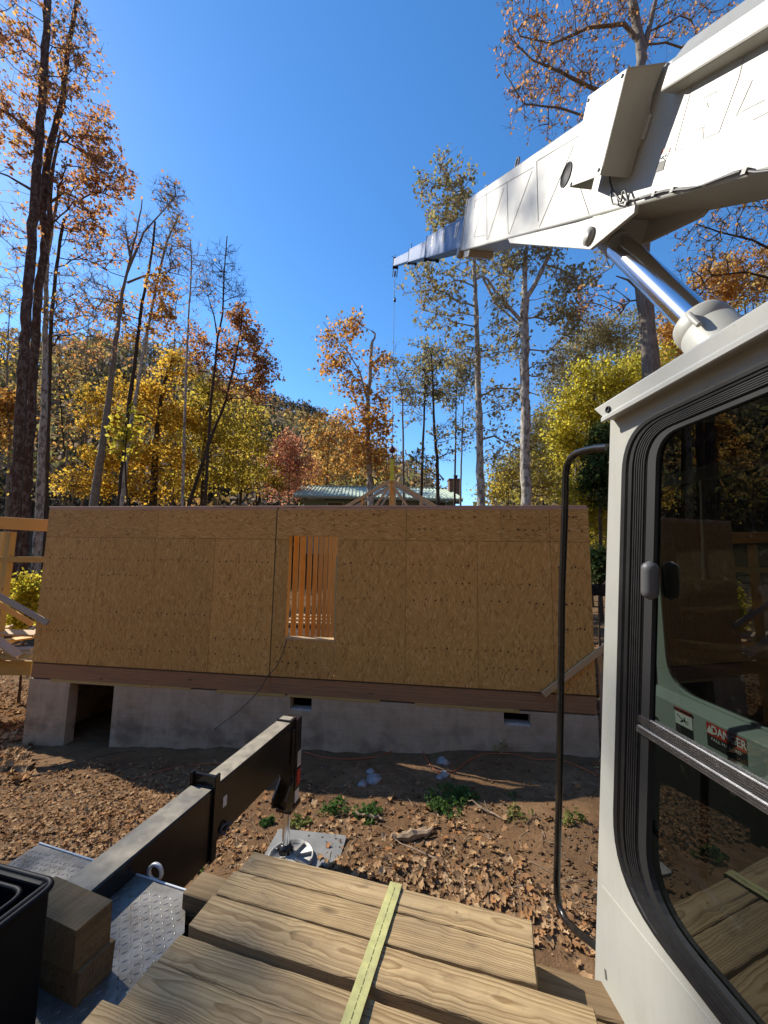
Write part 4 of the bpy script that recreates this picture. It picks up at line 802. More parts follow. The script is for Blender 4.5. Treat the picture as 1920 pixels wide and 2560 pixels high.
# far wall with its own window, ledge and stickers
FP = FO+.0
def fp(px, py, off=FP+.03): return cp(px, py, off)
fa, fb = fp(1640, 1200), fp(1640, 1160); l0, l1 = fp(1660, 1725), fp(1920, 1832)
ftop = fp(1640, 1200)[1]; ffar = fp(1642, 1400)[0]; fbot = (l0[1]+l1[1])/2+.02
hole = rounded([(ffar, ftop-.05), (-1.2, ftop-.05), (-1.2, fbot), (ffar-.02, fbot)], [.12, .1, .1, .16])
fo = [(fp(1618, 1300)[0], ftop+.012), (-1.5, ftop+.012), (-1.5, zc1), (fp(1618, 1300)[0], zc1)]
mb = MB(); sheet(mb, [fo, hole], FP+.03, .03); fw_ = mb.build('cab_far_wall', M_['inner'], crane, bevel=.003)
mb = MB(); mb.prism([CW(ct(ztop)+.55, ftop+.014, FP+.02), CW(-1.5, ftop+.014, FP+.02), CW(-1.5, ztop+.05, FP+.02), CW(ct(ztop)+.55, ztop+.05, FP+.02)], -CN*.02); mb.prism([CW(-1.5, ztop-.03, -.04), CW(ct(ztop)-.03, ztop-.03, -.04), CW(ct(ztop)+.5, ztop-.03, FO+.03), CW(-1.5, ztop-.03, FO+.03)], (0, 0, .02)); mb.build('cab_headliner', M_['dark'], crane)
mb = MB(); mb.add([CW(p.x, p.y, FP+.012) for p in hole], [tuple(range(len(hole)))]); mb.build('far_window_pane', M_['tint'], crane)
mb = MB(); ld = .05; le = fp(1618, 1690)[0]
lz0, lz1 = fbot-.20, fbot-.045
mb.prism([CW(le, fbot-.01, FP+.032), CW(le, lz1, FP+.032+ld), CW(le, lz0, FP+.032+ld), CW(le, lz0, FP+.032)], -CU*(le+1.2)); lg = mb.build('cab_ledge', M_['inner'], crane, bevel=.004)
mb = MB(); mb.prism([CW(le-.01, lz0-.002, FP+.15), CW(le-.01, zc1+.3, FP+.15), CW(-1.2, zc1+.3, FP+.15), CW(-1.2, lz0-.002, FP+.15)], -CN*.03); mb.build('cab_lower_lining', M_['dark'], crane)
so_ = FP+.032+ld+.002
def stick(px0, px1, mt, zt_, zb_):
    a = cp(px0, 1790, so_)[0]; b = cp(px1, 1830, so_)[0]; mb = MB(); mb.prism([CW(a, zt_, so_), CW(b, zt_, so_), CW(b, zb_, so_), CW(a, zb_, so_)], -CN*.001); return a, b, mb
a, b, mb = stick(1688, 1732, 'red', lz1-.012, lz1-.03); ws = mb.build('warning_sticker', M_['red'], lg)
lettering('WARNING', .014, CW((a+b)/2, lz1-.021, so_+.001), -CU, (0, 0, 1), M_['text'], ws, .0006, 1.6)
a, b, mb = stick(1688, 1732, 'w', lz1-.030, lz1-.085); mb.build('sticker_picture', M_['sticker'], ws)
mb = MB()
for (x0, z0), (x1, z1) in (((.15, .2), (.45, .5)), ((.45, .5), (.75, .72)), ((.3, .75), (.5, .5)), ((.55, .25), (.6, .6)), ((.7, .45), (.78, .5))):
    mb.bar(CW(a+(b-a)*x0, lz1-.032-.05*z0, so_+.001), CW(a+(b-a)*x1, lz1-.032-.05*z1, so_+.001), .001, .007, 0, up=CN)
mb.build('sticker_figure', M_['text'], ws)
a, b, mb = stick(1688, 1732, 'k', lz1-.086, lz1-.125); mb.build('sticker_text_block', M_['text'], ws)
a, b, mb = stick(1764, 1862, 'red', lz1-.012, lz1-.062); ds = mb.build('danger_sticker', M_['red'], lg)
lettering('DANGER', .046, CW((a+b)/2-.02*0+ (b-a)*.08, lz1-.037, so_+.001), -CU, (0, 0, 1), M_['sticker'], ds, .001, abs(b-a)*.78/.165)
mb = MB(); tx = a+(b-a)*.10; mb.prism([CW(tx-.016, lz1-.054, so_+.001), CW(tx+.016, lz1-.054, so_+.001), CW(tx, lz1-.020, so_+.001)], CN*.001); mb.build('sticker_triangle', M_['sticker'], ds)
a, b, mb = stick(1764, 1862, 'k', lz1-.0622, lz1-.11); mb.build('sticker_text_block', M_['text'], ds)
lettering('FALL HAZARD', .016, CW((a+b)/2, lz1-.075, so_+.001), -CU, (0, 0, 1), M_['sticker'], ds, 0, 1.3)
mb = MB(); a = cp(1640, 2080, -.12); b = cp(1862, 2330, -.12); mb.tube([CW(a[0]+.02, a[1]+.03, -.12), CW(a[0], a[1], -.12), CW(b[0], b[1], -.12)], .012, 8); mb.build('cab_inner_bar', M_['inner'], crane)
mb = MB(); mb.tube([CW(le-.02, lz1+.02, FP+.09), CW(le-.02, lz1-.09, FP+.09)], .03, 10); mb.tube([CW(le-.03, lz1-.10, FP+.1), CW(le-.10, lz1-.09, FP+.12), CW(le-.16, lz1-.17, FP+.12)], .013, 8); mb.build('window_latch', M_['alu'], crane)
# grab rail in front of the cab
rp_ = [(1520, 1119), (1490, 1121), (1461, 1127), (1440, 1134), (1427, 1146), (1418, 1163), (1414, 1190), (1411, 1311), (1405, 1473), (1403, 1640), (1401, 1787), (1397, 2027), (1392, 2195), (1393, 2235), (1399, 2268), (1414, 2300), (1442, 2329), (1470, 2350), (1488, 2364)]
mb = MB(); P = [CW(*cp(px, py, -.03), -.03) for px, py in rp_]; mb.tube(P, .0165, 12); mb.build('grab_rail', M_['black'], crane)
# turntable and rear of the crane under and behind the cab (beside the camera)
mb = MB(); mb.box((1.2, -1.6, EYE-2.35), (2.6, 1.6, EYE-1.95)); mb.lathe(Matrix.Translation((1.9, .2, EYE-2.7)), [(0, 0), (.7, 0), (.7, .34), (0, .34)], 32); mb.build('turntable', M_['white'], crane, bevel=.02)
mb = MB(); p = bl(-9.3, -.06, -.4); mb.box((1.75, -2.4, EYE-1.9), (1.83, -1.1, EYE+.2)); mb.box((2.55, -2.4, EYE-1.9), (2.63, -1.1, EYE+.2)); mb.build('boom_pivot_tower', M_['white'], crane, bevel=.02)
# ---- truck bed, tread plates
DZ0 = EYE-1.80; PZ = EYE-1.73
dk = atZ(465, 2231, PZ)
DMX = frame(Vector((dk.x, dk.y, 0)), TX)
mb = MB(); mb.box((-.02, -2.6, DZ0-.30), (3.6, .0, DZ0), 0, DMX); mb.box((-3.2, -2.6, DZ0-.30), (-.04, -.16, DZ0+.0), 0, DMX); bed = mb.build('truck_bed', M_['black'], crane, DMX, bevel=.01)
mb = MB()
for xx in (-1.9, 2.4): mb.box((xx-.5, -2.6, -.0), (xx+.5, -2.2, DZ0-.35), 0, DMX)
mb.box((-3.2, -1.6, DZ0-.75), (3.6, -1.3, DZ0-.301), 0, DMX); mb.build('chassis_rail', M_['black'], crane, DMX)
def tread(poly, name='tread_plate'):
    mb = MB(); P = [atZ(px, py, PZ) for px, py in poly]; mb.prism([p-Vector((0, 0, .008)) for p in P], (0, 0, .008))
    L = [DMX.inverted() @ p for p in P]; x0, x1 = min(p.x for p in L), max(p.x for p in L); y0, y1 = min(p.y for p in L), max(p.y for p in L); N = len(L)
    def inside(x, y):
        c = False
        for i in range(N):
            a, b = L[i], L[i-1]
            if (a.y > y) != (b.y > y) and x < (b.x-a.x)*(y-a.y)/(b.y-a.y)+a.x: c = not c
        return c
    p_ = .030; i = 0; ny = int((y1-y0)/p_)
    for iy in range(ny):
        for ix in range(int((x1-x0)/p_)):
            x = x0+(ix+.5)*p_; y = y0+(iy+.5)*p_
            if not (inside(x+.015, y+.015) and inside(x-.015, y-.015) and inside(x, y+.04) and inside(x-.02, y+.02)): continue
            g = R_(45) if (ix+iy) % 2 else R_(-45); ca_, sa = math.cos(g), math.sin(g)
            def q(u, v, h): return DMX @ Vector((x+u*ca_-v*sa, y+u*sa+v*ca_, PZ+h))
            mb.add([q(-.013, 0, 0), q(0, -.0038, 0), q(.013, 0, 0), q(0, .0038, 0), q(-.006, 0, .0018), q(.006, 0, .0018)], [(0, 1, 4), (1, 5, 4), (1, 2, 5), (2, 3, 5), (3, 4, 5), (3, 0, 4)])
    return mb.build(name, M_['tread'], crane, DMX)
tread([(95, 2111), (237, 2156), (168, 2206), (60, 2420), (-260, 2420), (-120, 2250)])
tread([(240, 2157.5), (465, 2231), (461, 2330), (330, 2480), (200, 2640), (20, 2640), (80, 2420), (171, 2208)])
mb = MB(); a, b = atZ(95, 2110, PZ), atZ(465, 2230, PZ); mb.bar(a+TV*.006+Vector((0, 0, -.03)), b+TV*.006+Vector((0, 0, -.03)), .010, .072); mb.build('plate_edge', M_['galv'], crane, bevel=.002)
mb = MB(); g = atZ(380, 2200, PZ); Mr = frame(Vector((g.x, g.y, PZ+.022))+TV*.02, TX, TV)
mb.lathe(Mr, [(.033, -.008), (.046, -.008), (.046, .008), (.033, .008), (.033, -.008)], 28); mb.build('tie_down_ring', M_['galv'], crane)
# ---- outrigger
OZ = EYE-1.62
q0, q1 = atZ(233, 2151, OZ), atZ(480, 1962, OZ); q2, q3 = atZ(296, 2173, OZ), atZ(540, 1967, OZ)
od = ((q1-q0)+(q3-q2)).normalized(); ol = Vector((0, 0, 1)).cross(od)
cS = (q1+q3)/2; wS = abs((q1-q3).dot(ol)); e = atZ(733, 1794, OZ+.0); wE = abs((atZ(711, 1791, OZ)-atZ(757, 1793, OZ)).dot(ol))
print('outrig', wS, wE, od, (e-cS).length)
OM = frame(Vector((cS.x, cS.y, OZ)), od); Ltot = (e-cS).dot(od); HS = .46; HI = .36
ym = (OM.inverted() @ e).y
def obx(mb, x0, x1, y0, y1, z0, z1, m=0): return mb.box((x0, y0, z0), (x1, y1, z1), m, OM)
mb = MB(); obx(mb, -2.2, 0, -wS/2, wS/2, -HS, 0); sleeve = mb.build('outrigger_sleeve', M_['black'], crane, OM, bevel=.008)
mb = MB(); obx(mb, -2.2, -.03, -wS/2+.004, wS/2-.004, .0005, .004); mb.build('settled_dust', M_['dusty'], sleeve, OM)
mb = MB(); obx(mb, -.02, .035, wS/2-.001, wS/2+.02, -HS-.01, .085); obx(mb, -.02, .035, -wS/2-.02, -wS/2+.001, -HS-.01, .085); obx(mb, -.0, .02, -wS/2, wS/2, .001, .075); col = mb.build('sleeve_collar', M_['black'], crane, OM, bevel=.004)
wI = wS*.86
mb = MB(); obx(mb, .0, Ltot, -wI/2, wI/2, -HI-.03, -.004); inner = mb.build('outrigger_beam', M_['black'], crane, OM, bevel=.008)
mb = MB(); obx(mb, .04, Ltot-.12, -wI/2+.004, wI/2-.004, -.0035, .0005); mb.build('settled_dust', M_['dusty'], inner, OM)
mb = MB(); obx(mb, Ltot-.11, Ltot, -wI/2-.004, wI/2+.004, -.003, .012); obx(mb, Ltot-.10, Ltot-.02, -wI/2+.015, wI/2-.015, .0125, .016, 1); mb.build('beam_end_cap', [M_['black'], M_['dusty']], inner, OM, bevel=.002)
mb = MB(); obx(mb, .12, .16, -wI/2-.002, -wI/2, -.20, -.13); mb.build('beam_sticker', M_['sticker'], inner, OM)
LJ = Ltot-.03; OM0 = OM; OM = OM @ Matrix.Translation((0, -.03, 0)); JX = LJ+.055
jz = [atY(725, 2010, (OM @ Vector((JX, 0, 0))).y).z - OZ][0]
mb = MB(); obx(mb, LJ-.06, LJ+.11, -.065, .065, jz, -HI*.2); obx(mb, LJ-.005, LJ+.10, -wI/2, wI/2, jz+.15, .0); obx(mb, LJ-.08, LJ+.13, -.08, .08, jz-.012, jz+.03); hous = mb.build('jack_housing', M_['black'], crane, OM, bevel=.006)
mb = MB(); mb.prism([OM @ Vector(p) for p in ((LJ-.05, -.066, jz+.02), (LJ-.19, -.066, jz+.09), (LJ-.19, -.066, jz+.17), (LJ-.05, -.066, jz+.30))], ol*-.02); mb.prism([OM @ Vector(p) for p in ((LJ-.05, .046, jz+.02), (LJ-.19, .046, jz+.09), (LJ-.19, .046, jz+.17), (LJ-.05, .046, jz+.30))], ol*.02)
mb.build('jack_lug', M_['black'], crane, OM, bevel=.003)
yR = -wI/2-.0025
for nm, z0, z1, mt in (('reflective_tape', jz+.19, jz+.33, 'red'), ('reflective_tape', jz+.035, jz+.19, 'sticker'), ('load_sticker', jz+.36, jz+.50, 'sticker')):
    mb = MB(); obx(mb, LJ+.03, LJ+.098, yR, yR+.002, z0, min(z1, -.03)) if z0 > jz+.15 else obx(mb, LJ+.02, LJ+.10, -.0675, -.0655, z0, jz+.149)
    tp = mb.build(nm, M_[mt], hous, OM)
    if nm == 'load_sticker':
        mb = MB()
        for k in range(7): obx(mb, LJ+.036, LJ+.092, yR-.001, yR+.001, min(z1, -.03)-.018-k*.017, min(z1, -.03)-.012-k*.017)
        mb.build('sticker_text_line', M_['text'], tp, OM)
jb = OM @ Vector((LJ+.0, 0, 0)); OM = OM0; PADT = EYE-2.84
mb = MB(); mb.tube([(jb.x, jb.y, OZ+jz), (jb.x, jb.y, PADT+.06)], .036, 24); mb.build('jack_rod', M_['chrome'], crane)
mb = MB(); mb.lathe(Matrix.Translation((jb.x+.07, jb.y-.08, PADT+.002)), [(0, .0), (.20, .0), (.21, .012), (.21, .040), (.198, .040), (.192, .012), (.0, .010)], 44)
for k in range(8): g = k*math.pi/4+.3; mb.bar((jb.x+.07+.05*math.cos(g), jb.y-.08+.05*math.sin(g), PADT+.024), (jb.x+.07+.194*math.cos(g), jb.y-.08+.194*math.sin(g), PADT+.024), .010, .030)
ft = mb.build('jack_foot', plain('worn_grey_metal', (.36, .35, .33), .5, .3, var=.3, sc=12, dirt=(.2, .16, .11), damt=.8), crane)
mb = MB(); mb.lathe(Matrix.Translation((jb.x, jb.y, PADT+.012)), [(0, 0), (.065, 0), (.065, .03), (.05, .07), (.0, .07)], 8); mb.box((jb.x-.075, jb.y-.018, PADT+.03), (jb.x+.075, jb.y+.018, PADT+.055)); mb.build('foot_socket', M_['black'], crane)
mb = MB(); rg = [OM @ Vector((.14+.05*math.cos(g), -wI/2-.02-.012*math.sin(g*2), -.34+.025*math.sin(g))) for g in np.linspace(0, 2*math.pi, 17)]; mb.tube(rg, .008, 6); mb.build('locking_pin_ring', M_['rope'], crane)
# ---- things lying on and under the truck
padq = [atZ(px, py, PADT) for px, py in ((650, 2128), (684, 2086), (865, 2106), (842, 2176))]
pc = sum(padq, Vector())/4; pe = (padq[2]-padq[1]).normalized(); PMX = frame(Vector((pc.x, pc.y-.12, 0)), pe); hw = .36
mb = MB(); pp = rounded([(-hw, -hw), (hw, -hw), (hw, hw), (-hw, hw)], [.04]*4, 4); n0 = len(pp)
mb.prism([PMX @ Vector((p.x, p.y, PADT-.065)) for p in pp], (0, 0, .064)); 
for sx in (-.12, .02, .16): mb.lathe(PMX @ Matrix.Translation((sx+.1, hw-.06, PADT)), [(.012, -.0005), (.012, .001), (0, .001)], 10, 1)
tag(mb.build('outrigger_pad', [M_['pad'], M_['dark']], None, PMX, bevel=.006, seg=2), 'grey square outrigger pad on the dirt under the jack foot', 'pad')
tag(plank('pad_block', PMX @ Vector((-.30, -.05, PADT-.13)), PMX @ Vector((.36, -.05, PADT-.13)), .6, .12, 'timber'), 'short wide timber block buried under the grey outrigger pad', 'timber')
# ------------------------------------------------------------------ timber mats on the truck
TZ = EYE-1.50; TT = .14
bnd = [((637, 2127), (1331, 2299)), ((589, 2173), (1334, 2370)), ((535, 2233), (1342, 2472)), ((462, 2313), (1366, 2592)), ((387, 2391), (846, 2553)), ((261, 2494), (434, 2558)), None]
lab = ['farthest plank of the crane mat deck, its long edge over the leaves', 'second plank from the far edge of the timber deck, with two dark knots', 'third plank from the far edge, its left end overhanging a wide dark gap',
       'middle plank with a loop of wavy grain and a long crack', 'fifth plank from the far edge with a big bull-eye grain swirl', 'nearest plank at the bottom left of the timber deck']
L0 = [atZ(*b[0], TZ) for b in bnd[:6]]; R0 = [atZ(*b[1], TZ) for b in bnd[:6]]
for k in range(6):
    f0, f1 = L0[k], R0[k]
    dirv = (f1-f0).normalized() if k < 3 else (R0[2]-L0[2]).normalized()
    nrm = Vector((dirv.y, -dirv.x, 0))                 # towards the camera
    w = (L0[k+1]-f0).dot(nrm) if k < 5 else .165
    if k < 3: w = min(w, (R0[k+1]-f1).dot(nrm)+.02)
    x1 = (R0[k]-f0).dot(dirv) if k < 2 else 1.42+.05*k
    p = f0+nrm*(w/2)+Vector((0, 0, -TT/2-(.012 if k in (3, 4) else 0))); 
    if k == 3: p += nrm*.012; 
    o = plank('timber_plank', p, p+dirv*x1, w-(.006 if k != 3 else .02), TT, 'timber', lab[k], 'timber', 'planks of the timber deck', bevel=.0035, rough=.004, seg=1)
dirv = (R0[1]-L0[1]).normalized(); nrm = Vector((dirv.y, -dirv.x, 0)); LZ = TZ-TT-.02
lt = [(atZ(520, 2166, LZ), atZ(1482, 2434, LZ), 0, 'lower timber under the deck, its lit left end stepping out past the planks'), (atZ(1363, 2492, LZ), atZ(1482, 2524, LZ), 1, 'second dark lower timber sticking out towards the cab')]
f0 = atZ(505, 2175, LZ); w = (atZ(1363, 2492, LZ)-atZ(1337, 2392, LZ)).dot(nrm)
for k in range(2):
    p = f0+dirv*(0 if k == 0 else .35+.02*k)+nrm*(w*(k+.5)+.006*k)+Vector((0, 0, -TT/2)); L = 2.25-(0 if k == 0 else .35)
    plank('lower_timber', p, p+dirv*L, w-.008, TT, 'timber_dark', ['lower timber under the deck, its pale left end stepping out past the planks', 'dark second lower timber showing between the deck and the cab'][k], 'timber', 'timbers below the deck', bevel=.006, rough=.004)
p = f0+nrm*(w*2+.02)+Vector((0, 0, -TT))
mb = MB()
for t in (.5, 1.5): q = p+dirv*t; mb.bar(q+Vector((0, 0, .069)), q+nrm*1.0+Vector((0, 0, .069)), .14, TT-.004)
mb.build('deck_bearer', M_['black'], crane)
# strap over the planks
s0, s1 = atZ(991, 2211, TZ), atZ(876, 2560, TZ); sd = (s1-s0).normalized(); s2 = s1+sd*.5; sw = (atZ(999, 2213, TZ)-atZ(984, 2209, TZ)).length
mb = MB(); side = sd.cross(Vector((0, 0, 1))); N = 40; v = []
path = [s0-sd*.004+Vector((0, 0, -.16)), s0-sd*.004+Vector((0, 0, -.06)), s0-sd*.003+Vector((0, 0, .001)), s0+sd*.004+Vector((0, 0, .0065))]+[s0.lerp(s2, i/N)+Vector((0, 0, .0065+.0012*math.sin(i*1.7))) for i in range(1, N+1)]
for p in path: v += [p-side*.028, p-side*.006, p+side*.006, p+side*.028]
f = [(i*4+j, i*4+j+1, (i+1)*4+j+1, (i+1)*4+j) for i in range(len(path)-1) for j in range(3)]
mb.add(v, f); o = mb.build('tie_down_strap', M_['strap']); so_m = o.modifiers.new('thickness', 'SOLIDIFY'); so_m.thickness = .003; so_m.offset = 1
tag(o, 'flat yellow green webbing strap lying across the timber planks', 'strap')
mb = MB()
for i in range(4, N+2):
    a = path[i]; b = path[i+1]
    for t in (.1, .5): q = a.lerp(b, t); mb.bar(q+Vector((0, 0, .0035)), q+sd*.010+Vector((0, 0, .0035)), .0025, .0015)
st_ = mb.build('stitching', plain('dark_stitching', (.26, .25, .10), .9), o)
# cribbing blocks beside the tread plate
CZ = EYE-1.46; bq = [atZ(px, py, CZ) for px, py in ((130, 2210), (283, 2249), (192, 2326), (123, 2296))]
bx = (bq[1]-bq[0]).normalized(); L = .36; 
c1_ = bq[2]; c2_ = bq[1]; ddir = (c2_-c1_).normalized(); wdt = (c2_-c1_).length; pr = Vector((-ddir.y, ddir.x, 0))
for k, lb in enumerate(('weathered timber block on top of the stack by the black bin', 'darker timber block under the top one beside the black bin')):
    z = CZ-.078-k*.157; p = c1_+pr*(L/2)+ddir*(-.0+.012*k)-pr*.015*k
    plank('timber_block', (p.x, p.y, z), (p.x+ddir.x*wdt, p.y+ddir.y*wdt, z), L, .155, 'timber_dark', lb, 'timber block', 'cribbing blocks', bevel=.006, rough=.004, seg=2)
# black bin
BZ = EYE-1.17; A = atZ(128, 2204, BZ); Cn = atZ(0, 2302, BZ); Bn = atZ(0, 2163, BZ); ax = (Cn-A).normalized(); bxv = Vector((ax.y, -ax.x, 0)); 
if bxv.dot(Bn-A) < 0: bxv = -bxv
Lc, Wc = .75, .5
BMX = Matrix.Identity(4)
for i in range(3): BMX[i][0], BMX[i][1], BMX[i][2], BMX[i][3] = ax[i], bxv[i], (0, 0, 1)[i], (A.x, A.y, 0)[i]
if BMX.to_3x3().determinant() < 0:
    for i in range(3): BMX[i][2] = -BMX[i][2]
zs = 1 if BMX[2][2] > 0 else -1
mb = MB()
def bb(x0, x1, y0, y1, z0, z1): mb.box((x0, y0, zs*z0 if zs > 0 else -z1), (x1, y1, z1 if zs > 0 else -z0), 0, BMX)
bot = DZ0+.003
bb(.0, Lc, 0, .02, bot, BZ); bb(.0, .02, .02, Wc, bot, BZ); bb(.0, Lc, Wc, Wc+.02, bot, BZ); bb(Lc-.02, Lc, .02, Wc, bot, BZ); bb(.02, Lc-.02, .02, Wc, bot, bot+.02)
bn = mb.build('black_bin', M_['bin'], None, BMX, bevel=.008, seg=2); tag(bn, 'open black plastic bin at the bottom left corner', 'bin')
mb = MB()
rim = rounded([(-.012, -.012), (Lc+.012, -.012), (Lc+.012, Wc+.032), (-.012, Wc+.032)], [.05]*4, 5); rim.append(rim[0]); mb.tube([BMX @ Vector((p.x, p.y, zs*(BZ-.01))) for p in rim], .011, 8, cap=False)
rim = rounded([(.045, .05), (Lc-.045, .05), (Lc-.045, Wc-.03), (.045, Wc-.03)], [.05]*4, 5); rim.append(rim[0]); mb.tube([BMX @ Vector((p.x, p.y, zs*(BZ-.008))) for p in rim], .009, 8, cap=False)
mb.build('bin_rim', M_['bin'], bn)
# ------------------------------------------------------------------ load on the hook
YT = tipp.y; hk = atY(980, 1125, YT); 
mb = MB(); mb.tube([tipp, Vector((tipp.x, tipp.y, hk.z+.2))], .009, 6); mb.build('hoist_rope', M_['rope'], crane)
wt = Vector((tipp.x+.03, tipp.y, atY(985, 745, YT).z)); mb = MB(); mb.tube([tipp+Vector((.03, 0, 0)), wt], .006, 5); mb.lathe(Matrix.Translation(wt-Vector((0, 0, .18))), [(0, 0), (.05, .0), (.055, .08), (.04, .18), (0, .2)], 12)
tag(mb.build('limit_weight', M_['black'], None, Matrix.Translation(wt)), 'small black switch weight hanging on a thin line from the boom tip', 'weight')
hp = Vector((tipp.x, tipp.y, hk.z)); mb = MB(); mb.lathe(Matrix.Translation(hp-Vector((0, 0, .14))), [(0, 0), (.07, .01), (.13, .08), (.14, .16), (.11, .24), (.05, .30), (.03, .36), (0, .36)], 16)
hb_ = tag(mb.build('hook_block', M_['hook'], None, Matrix.Translation(hp)), 'dark red crane hook ball hanging on the rope above the truss', 'crane hook')
mb = MB(); mb.tube([hp+Vector((0, 0, -.13)), hp+Vector((0, 0, -.22)), hp+Vector((.06, 0, -.29)), hp+Vector((.04, 0, -.37)), hp+Vector((-.04, 0, -.37)), hp+Vector((-.07, 0, -.32))], [.03, .025, .03, .03, .025, .012], 8); mb.build('hook', M_['black'], hb_)
ap = atY(977, 1196, YT); ap.x = tipp.x
mb = MB()
for s in (-1, 1):
    mb.bar(hp+Vector((s*.02, 0, -.36)), ap+Vector((s*.05, -.05, -.10)), .085, .012, 0, up=(0, 1, 0))
tag(mb.build('lifting_sling', M_['sling'], None, Matrix.Translation(hp)), 'bright yellow sling from the hook to the peak of the roof truss', 'sling')
def truss(apex, half, slope, yaw, label, mt, mt2):
    r = empty('roof_truss', Matrix.Translation(apex) @ Matrix.Rotation(yaw, 4, 'Z'), label, 'roof truss', 'roof trusses'); M = WM[r.name]
    def m_(nm, a, b, w=.10, mat_=mt):
        p, q = M @ Vector(a), M @ Vector(b); plank(nm, p, q, .04, w, mat_, up=(0, 0, 1) if abs(a[0]-b[0]) > .05 else M.to_3x3() @ Vector((1, 0, 0)), parent=r)
    hz = -half*slope
    m_('top_chord', (0, 0, -.07), (-half, 0, hz-.07), .14); m_('top_chord', (0, 0, -.07), (half, 0, hz-.07), .14); m_('bottom_chord', (-half+.1, .042, hz+.02), (half-.1, .042, hz+.02), .10)
    m_('king_post', (0, .045, -.12), (0, .045, hz+.05), .20, mt2)
    for s in (-1, 1):
        m_('web', (s*.08, -.045, -.35), (s*half*.36, -.045, hz+.05), .10); m_('web', (s*half*.36, .085, -half*.36*slope-.1), (s*half*.36, .085, hz+.05), .09, mt2 if s < 0 else mt); m_('web', (s*half*.66, .085, -half*.66*slope-.1), (s*half*.66, .085, hz+.05), .09, mt)
truss(ap, 3.6, .60, R_(-4), 'pale roof truss with an orange king post hanging from the yellow sling', 'pale', 'stud')
truss(atY(985, 1207, YT+1.8), 3.9, .60, R_(-4), 'second roof truss standing just behind the hanging one', 'grey_wood', 'pale')
# ------------------------------------------------------------------ green roofed house beyond
YG = 31.; eL, eR = atY(734, 1237, YG), atY(1157, 1247, YG); rL, rR = atY(758, 1215, YG+4.2), atY(1116, 1222, YG+4.2)
gh = empty('green_roofed_house', Vector((eL.x, YG, float(gz(eL.x, YG)))), 'low house with a pale green ribbed metal roof behind the trusses', 'house')
mb = MB(); mb.prism([eL, eR, Vector((eR.x+.1, rR.y, rR.z-.2)), rR, rL], (0, 0, -.08))
n = 44
for i in range(n+1):
    t = i/n; a = eL.lerp(eR, t); b = rL.lerp(rR, t); mb.bar(a+Vector((0, -.02, .03)), b+Vector((0, 0, .03)), .07, .07)
b2L, b2R = Vector((rL.x, rL.y+4.2, eL.z)), Vector((rR.x, rR.y+4.2, eR.z)); mb.prism([rL, rR, b2R, b2L], (0, 0, -.08)); mb.bar(rL+Vector((0, 0, .05)), rR+Vector((0, 0, .05)), .35, .06)
mb.build('metal_roof', M_['roofmetal'], gh)
mb = MB(); mb.bar(eL+Vector((0, .02, -.14)), eR+Vector((0, .02, -.14)), .10, .20); mb.bar(eL+Vector((.1, -.05, -.12)), eR+Vector((0, -.05, -.12)), .08, .10); mb.build('gutter', M_['fascia'], gh)
wl0, wl1 = eL+Vector((.7, .8, -.25)), eR+Vector((-.6, .8, -.25)); mb = MB(); mb.box((wl0.x, wl0.y, wl0.z-4.5), (wl1.x, wl0.y+6.5, wl0.z)); mb.build('house_wall', M_['siding'], gh)
mb = MB()
for k in range(9): mb.box((wl0.x, wl0.y-.02, wl0.z-.25-.2*k), (wl1.x, wl0.y-.001, wl0.z-.235-.2*k))
mb.build('siding_board', M_['fascia'], gh)
for px in (838, 1095):
    w0 = atY(px, 1262, YG+.75); mb = MB(); mb.box((w0.x-.7, w0.y-.04, w0.z-.8), (w0.x+.7, w0.y+.03, w0.z+.25)); f_ = mb.build('window_frame', M_['fascia'], gh); mb = MB(); mb.box((w0.x-.6, w0.y-.05, w0.z-.7), (w0.x+.6, w0.y-.041, w0.z+.17)); mb.build('window_pane', M_['pane'], f_)
ch = atY(1136, 1233, YG+3.); hh_ = atY(1136, 1202, YG+3.).z-ch.z; mb = MB(); mb.box((ch.x-.52, ch.y-.4, ch.z-.9), (ch.x+.52, ch.y+.5, ch.z+hh_)); mb.box((ch.x-.58, ch.y-.46, ch.z+hh_+.001), (ch.x+.58, ch.y+.56, ch.z+hh_+.12)); chm = mb.build('chimney', M_['brick'], gh)
mb = MB(); mb.lathe(Matrix.Translation((ch.x+.12, ch.y, ch.z+hh_+.12)), [(.16, 0), (.16, .28), (.22, .3), (.22, .36), (0, .40)], 12); mb.build('chimney_pot', M_['dalu'], chm)
# ------------------------------------------------------------------ small things in the yard
def cord(name, pts, r, mt, label):
    mb = MB(); P = []
    for i in range(len(pts)-1):
        p0, p1, p2, p3 = pts[max(i-1, 0)], pts[i], pts[i+1], pts[min(i+2, len(pts)-1)]
        for k in range(5): t = k/5; P.append(.5*((2*p1)+(p2-p0)*t+(2*p0-5*p1+4*p2-p3)*t*t+(3*p1-p0-3*p2+p3)*t**3))
    P.append(pts[-1]); mb.tube(P, r, 6); return tag(mb.build(name, mt, None, Matrix.Translation(pts[0])), label, 'cord')
up = Vector((0, 0, .012))
cord('extension_cord', [ghit(*p)+up for p in ((330, 1950), (420, 1925), (500, 1912), (570, 1910), (640, 1900), (700, 1893), (758, 1882), (800, 1893), (870, 1900), (940, 1893), (990, 1876))], .008, M_['cord_o'], 'orange extension cord on the dirt between the outrigger and the wall')
cord('extension_cord', [ghit(*p)+up for p in ((1056, 1876), (1066, 1900), (1085, 1925), (1110, 1934), (1140, 1928), (1170, 1905), (1205, 1888), (1240, 1886), (1290, 1888), (1340, 1900), (1400, 1902), (1450, 1920), (1495, 1942))], .008, M_['cord_o'], 'orange extension cord looping round the pale rocks to the right')
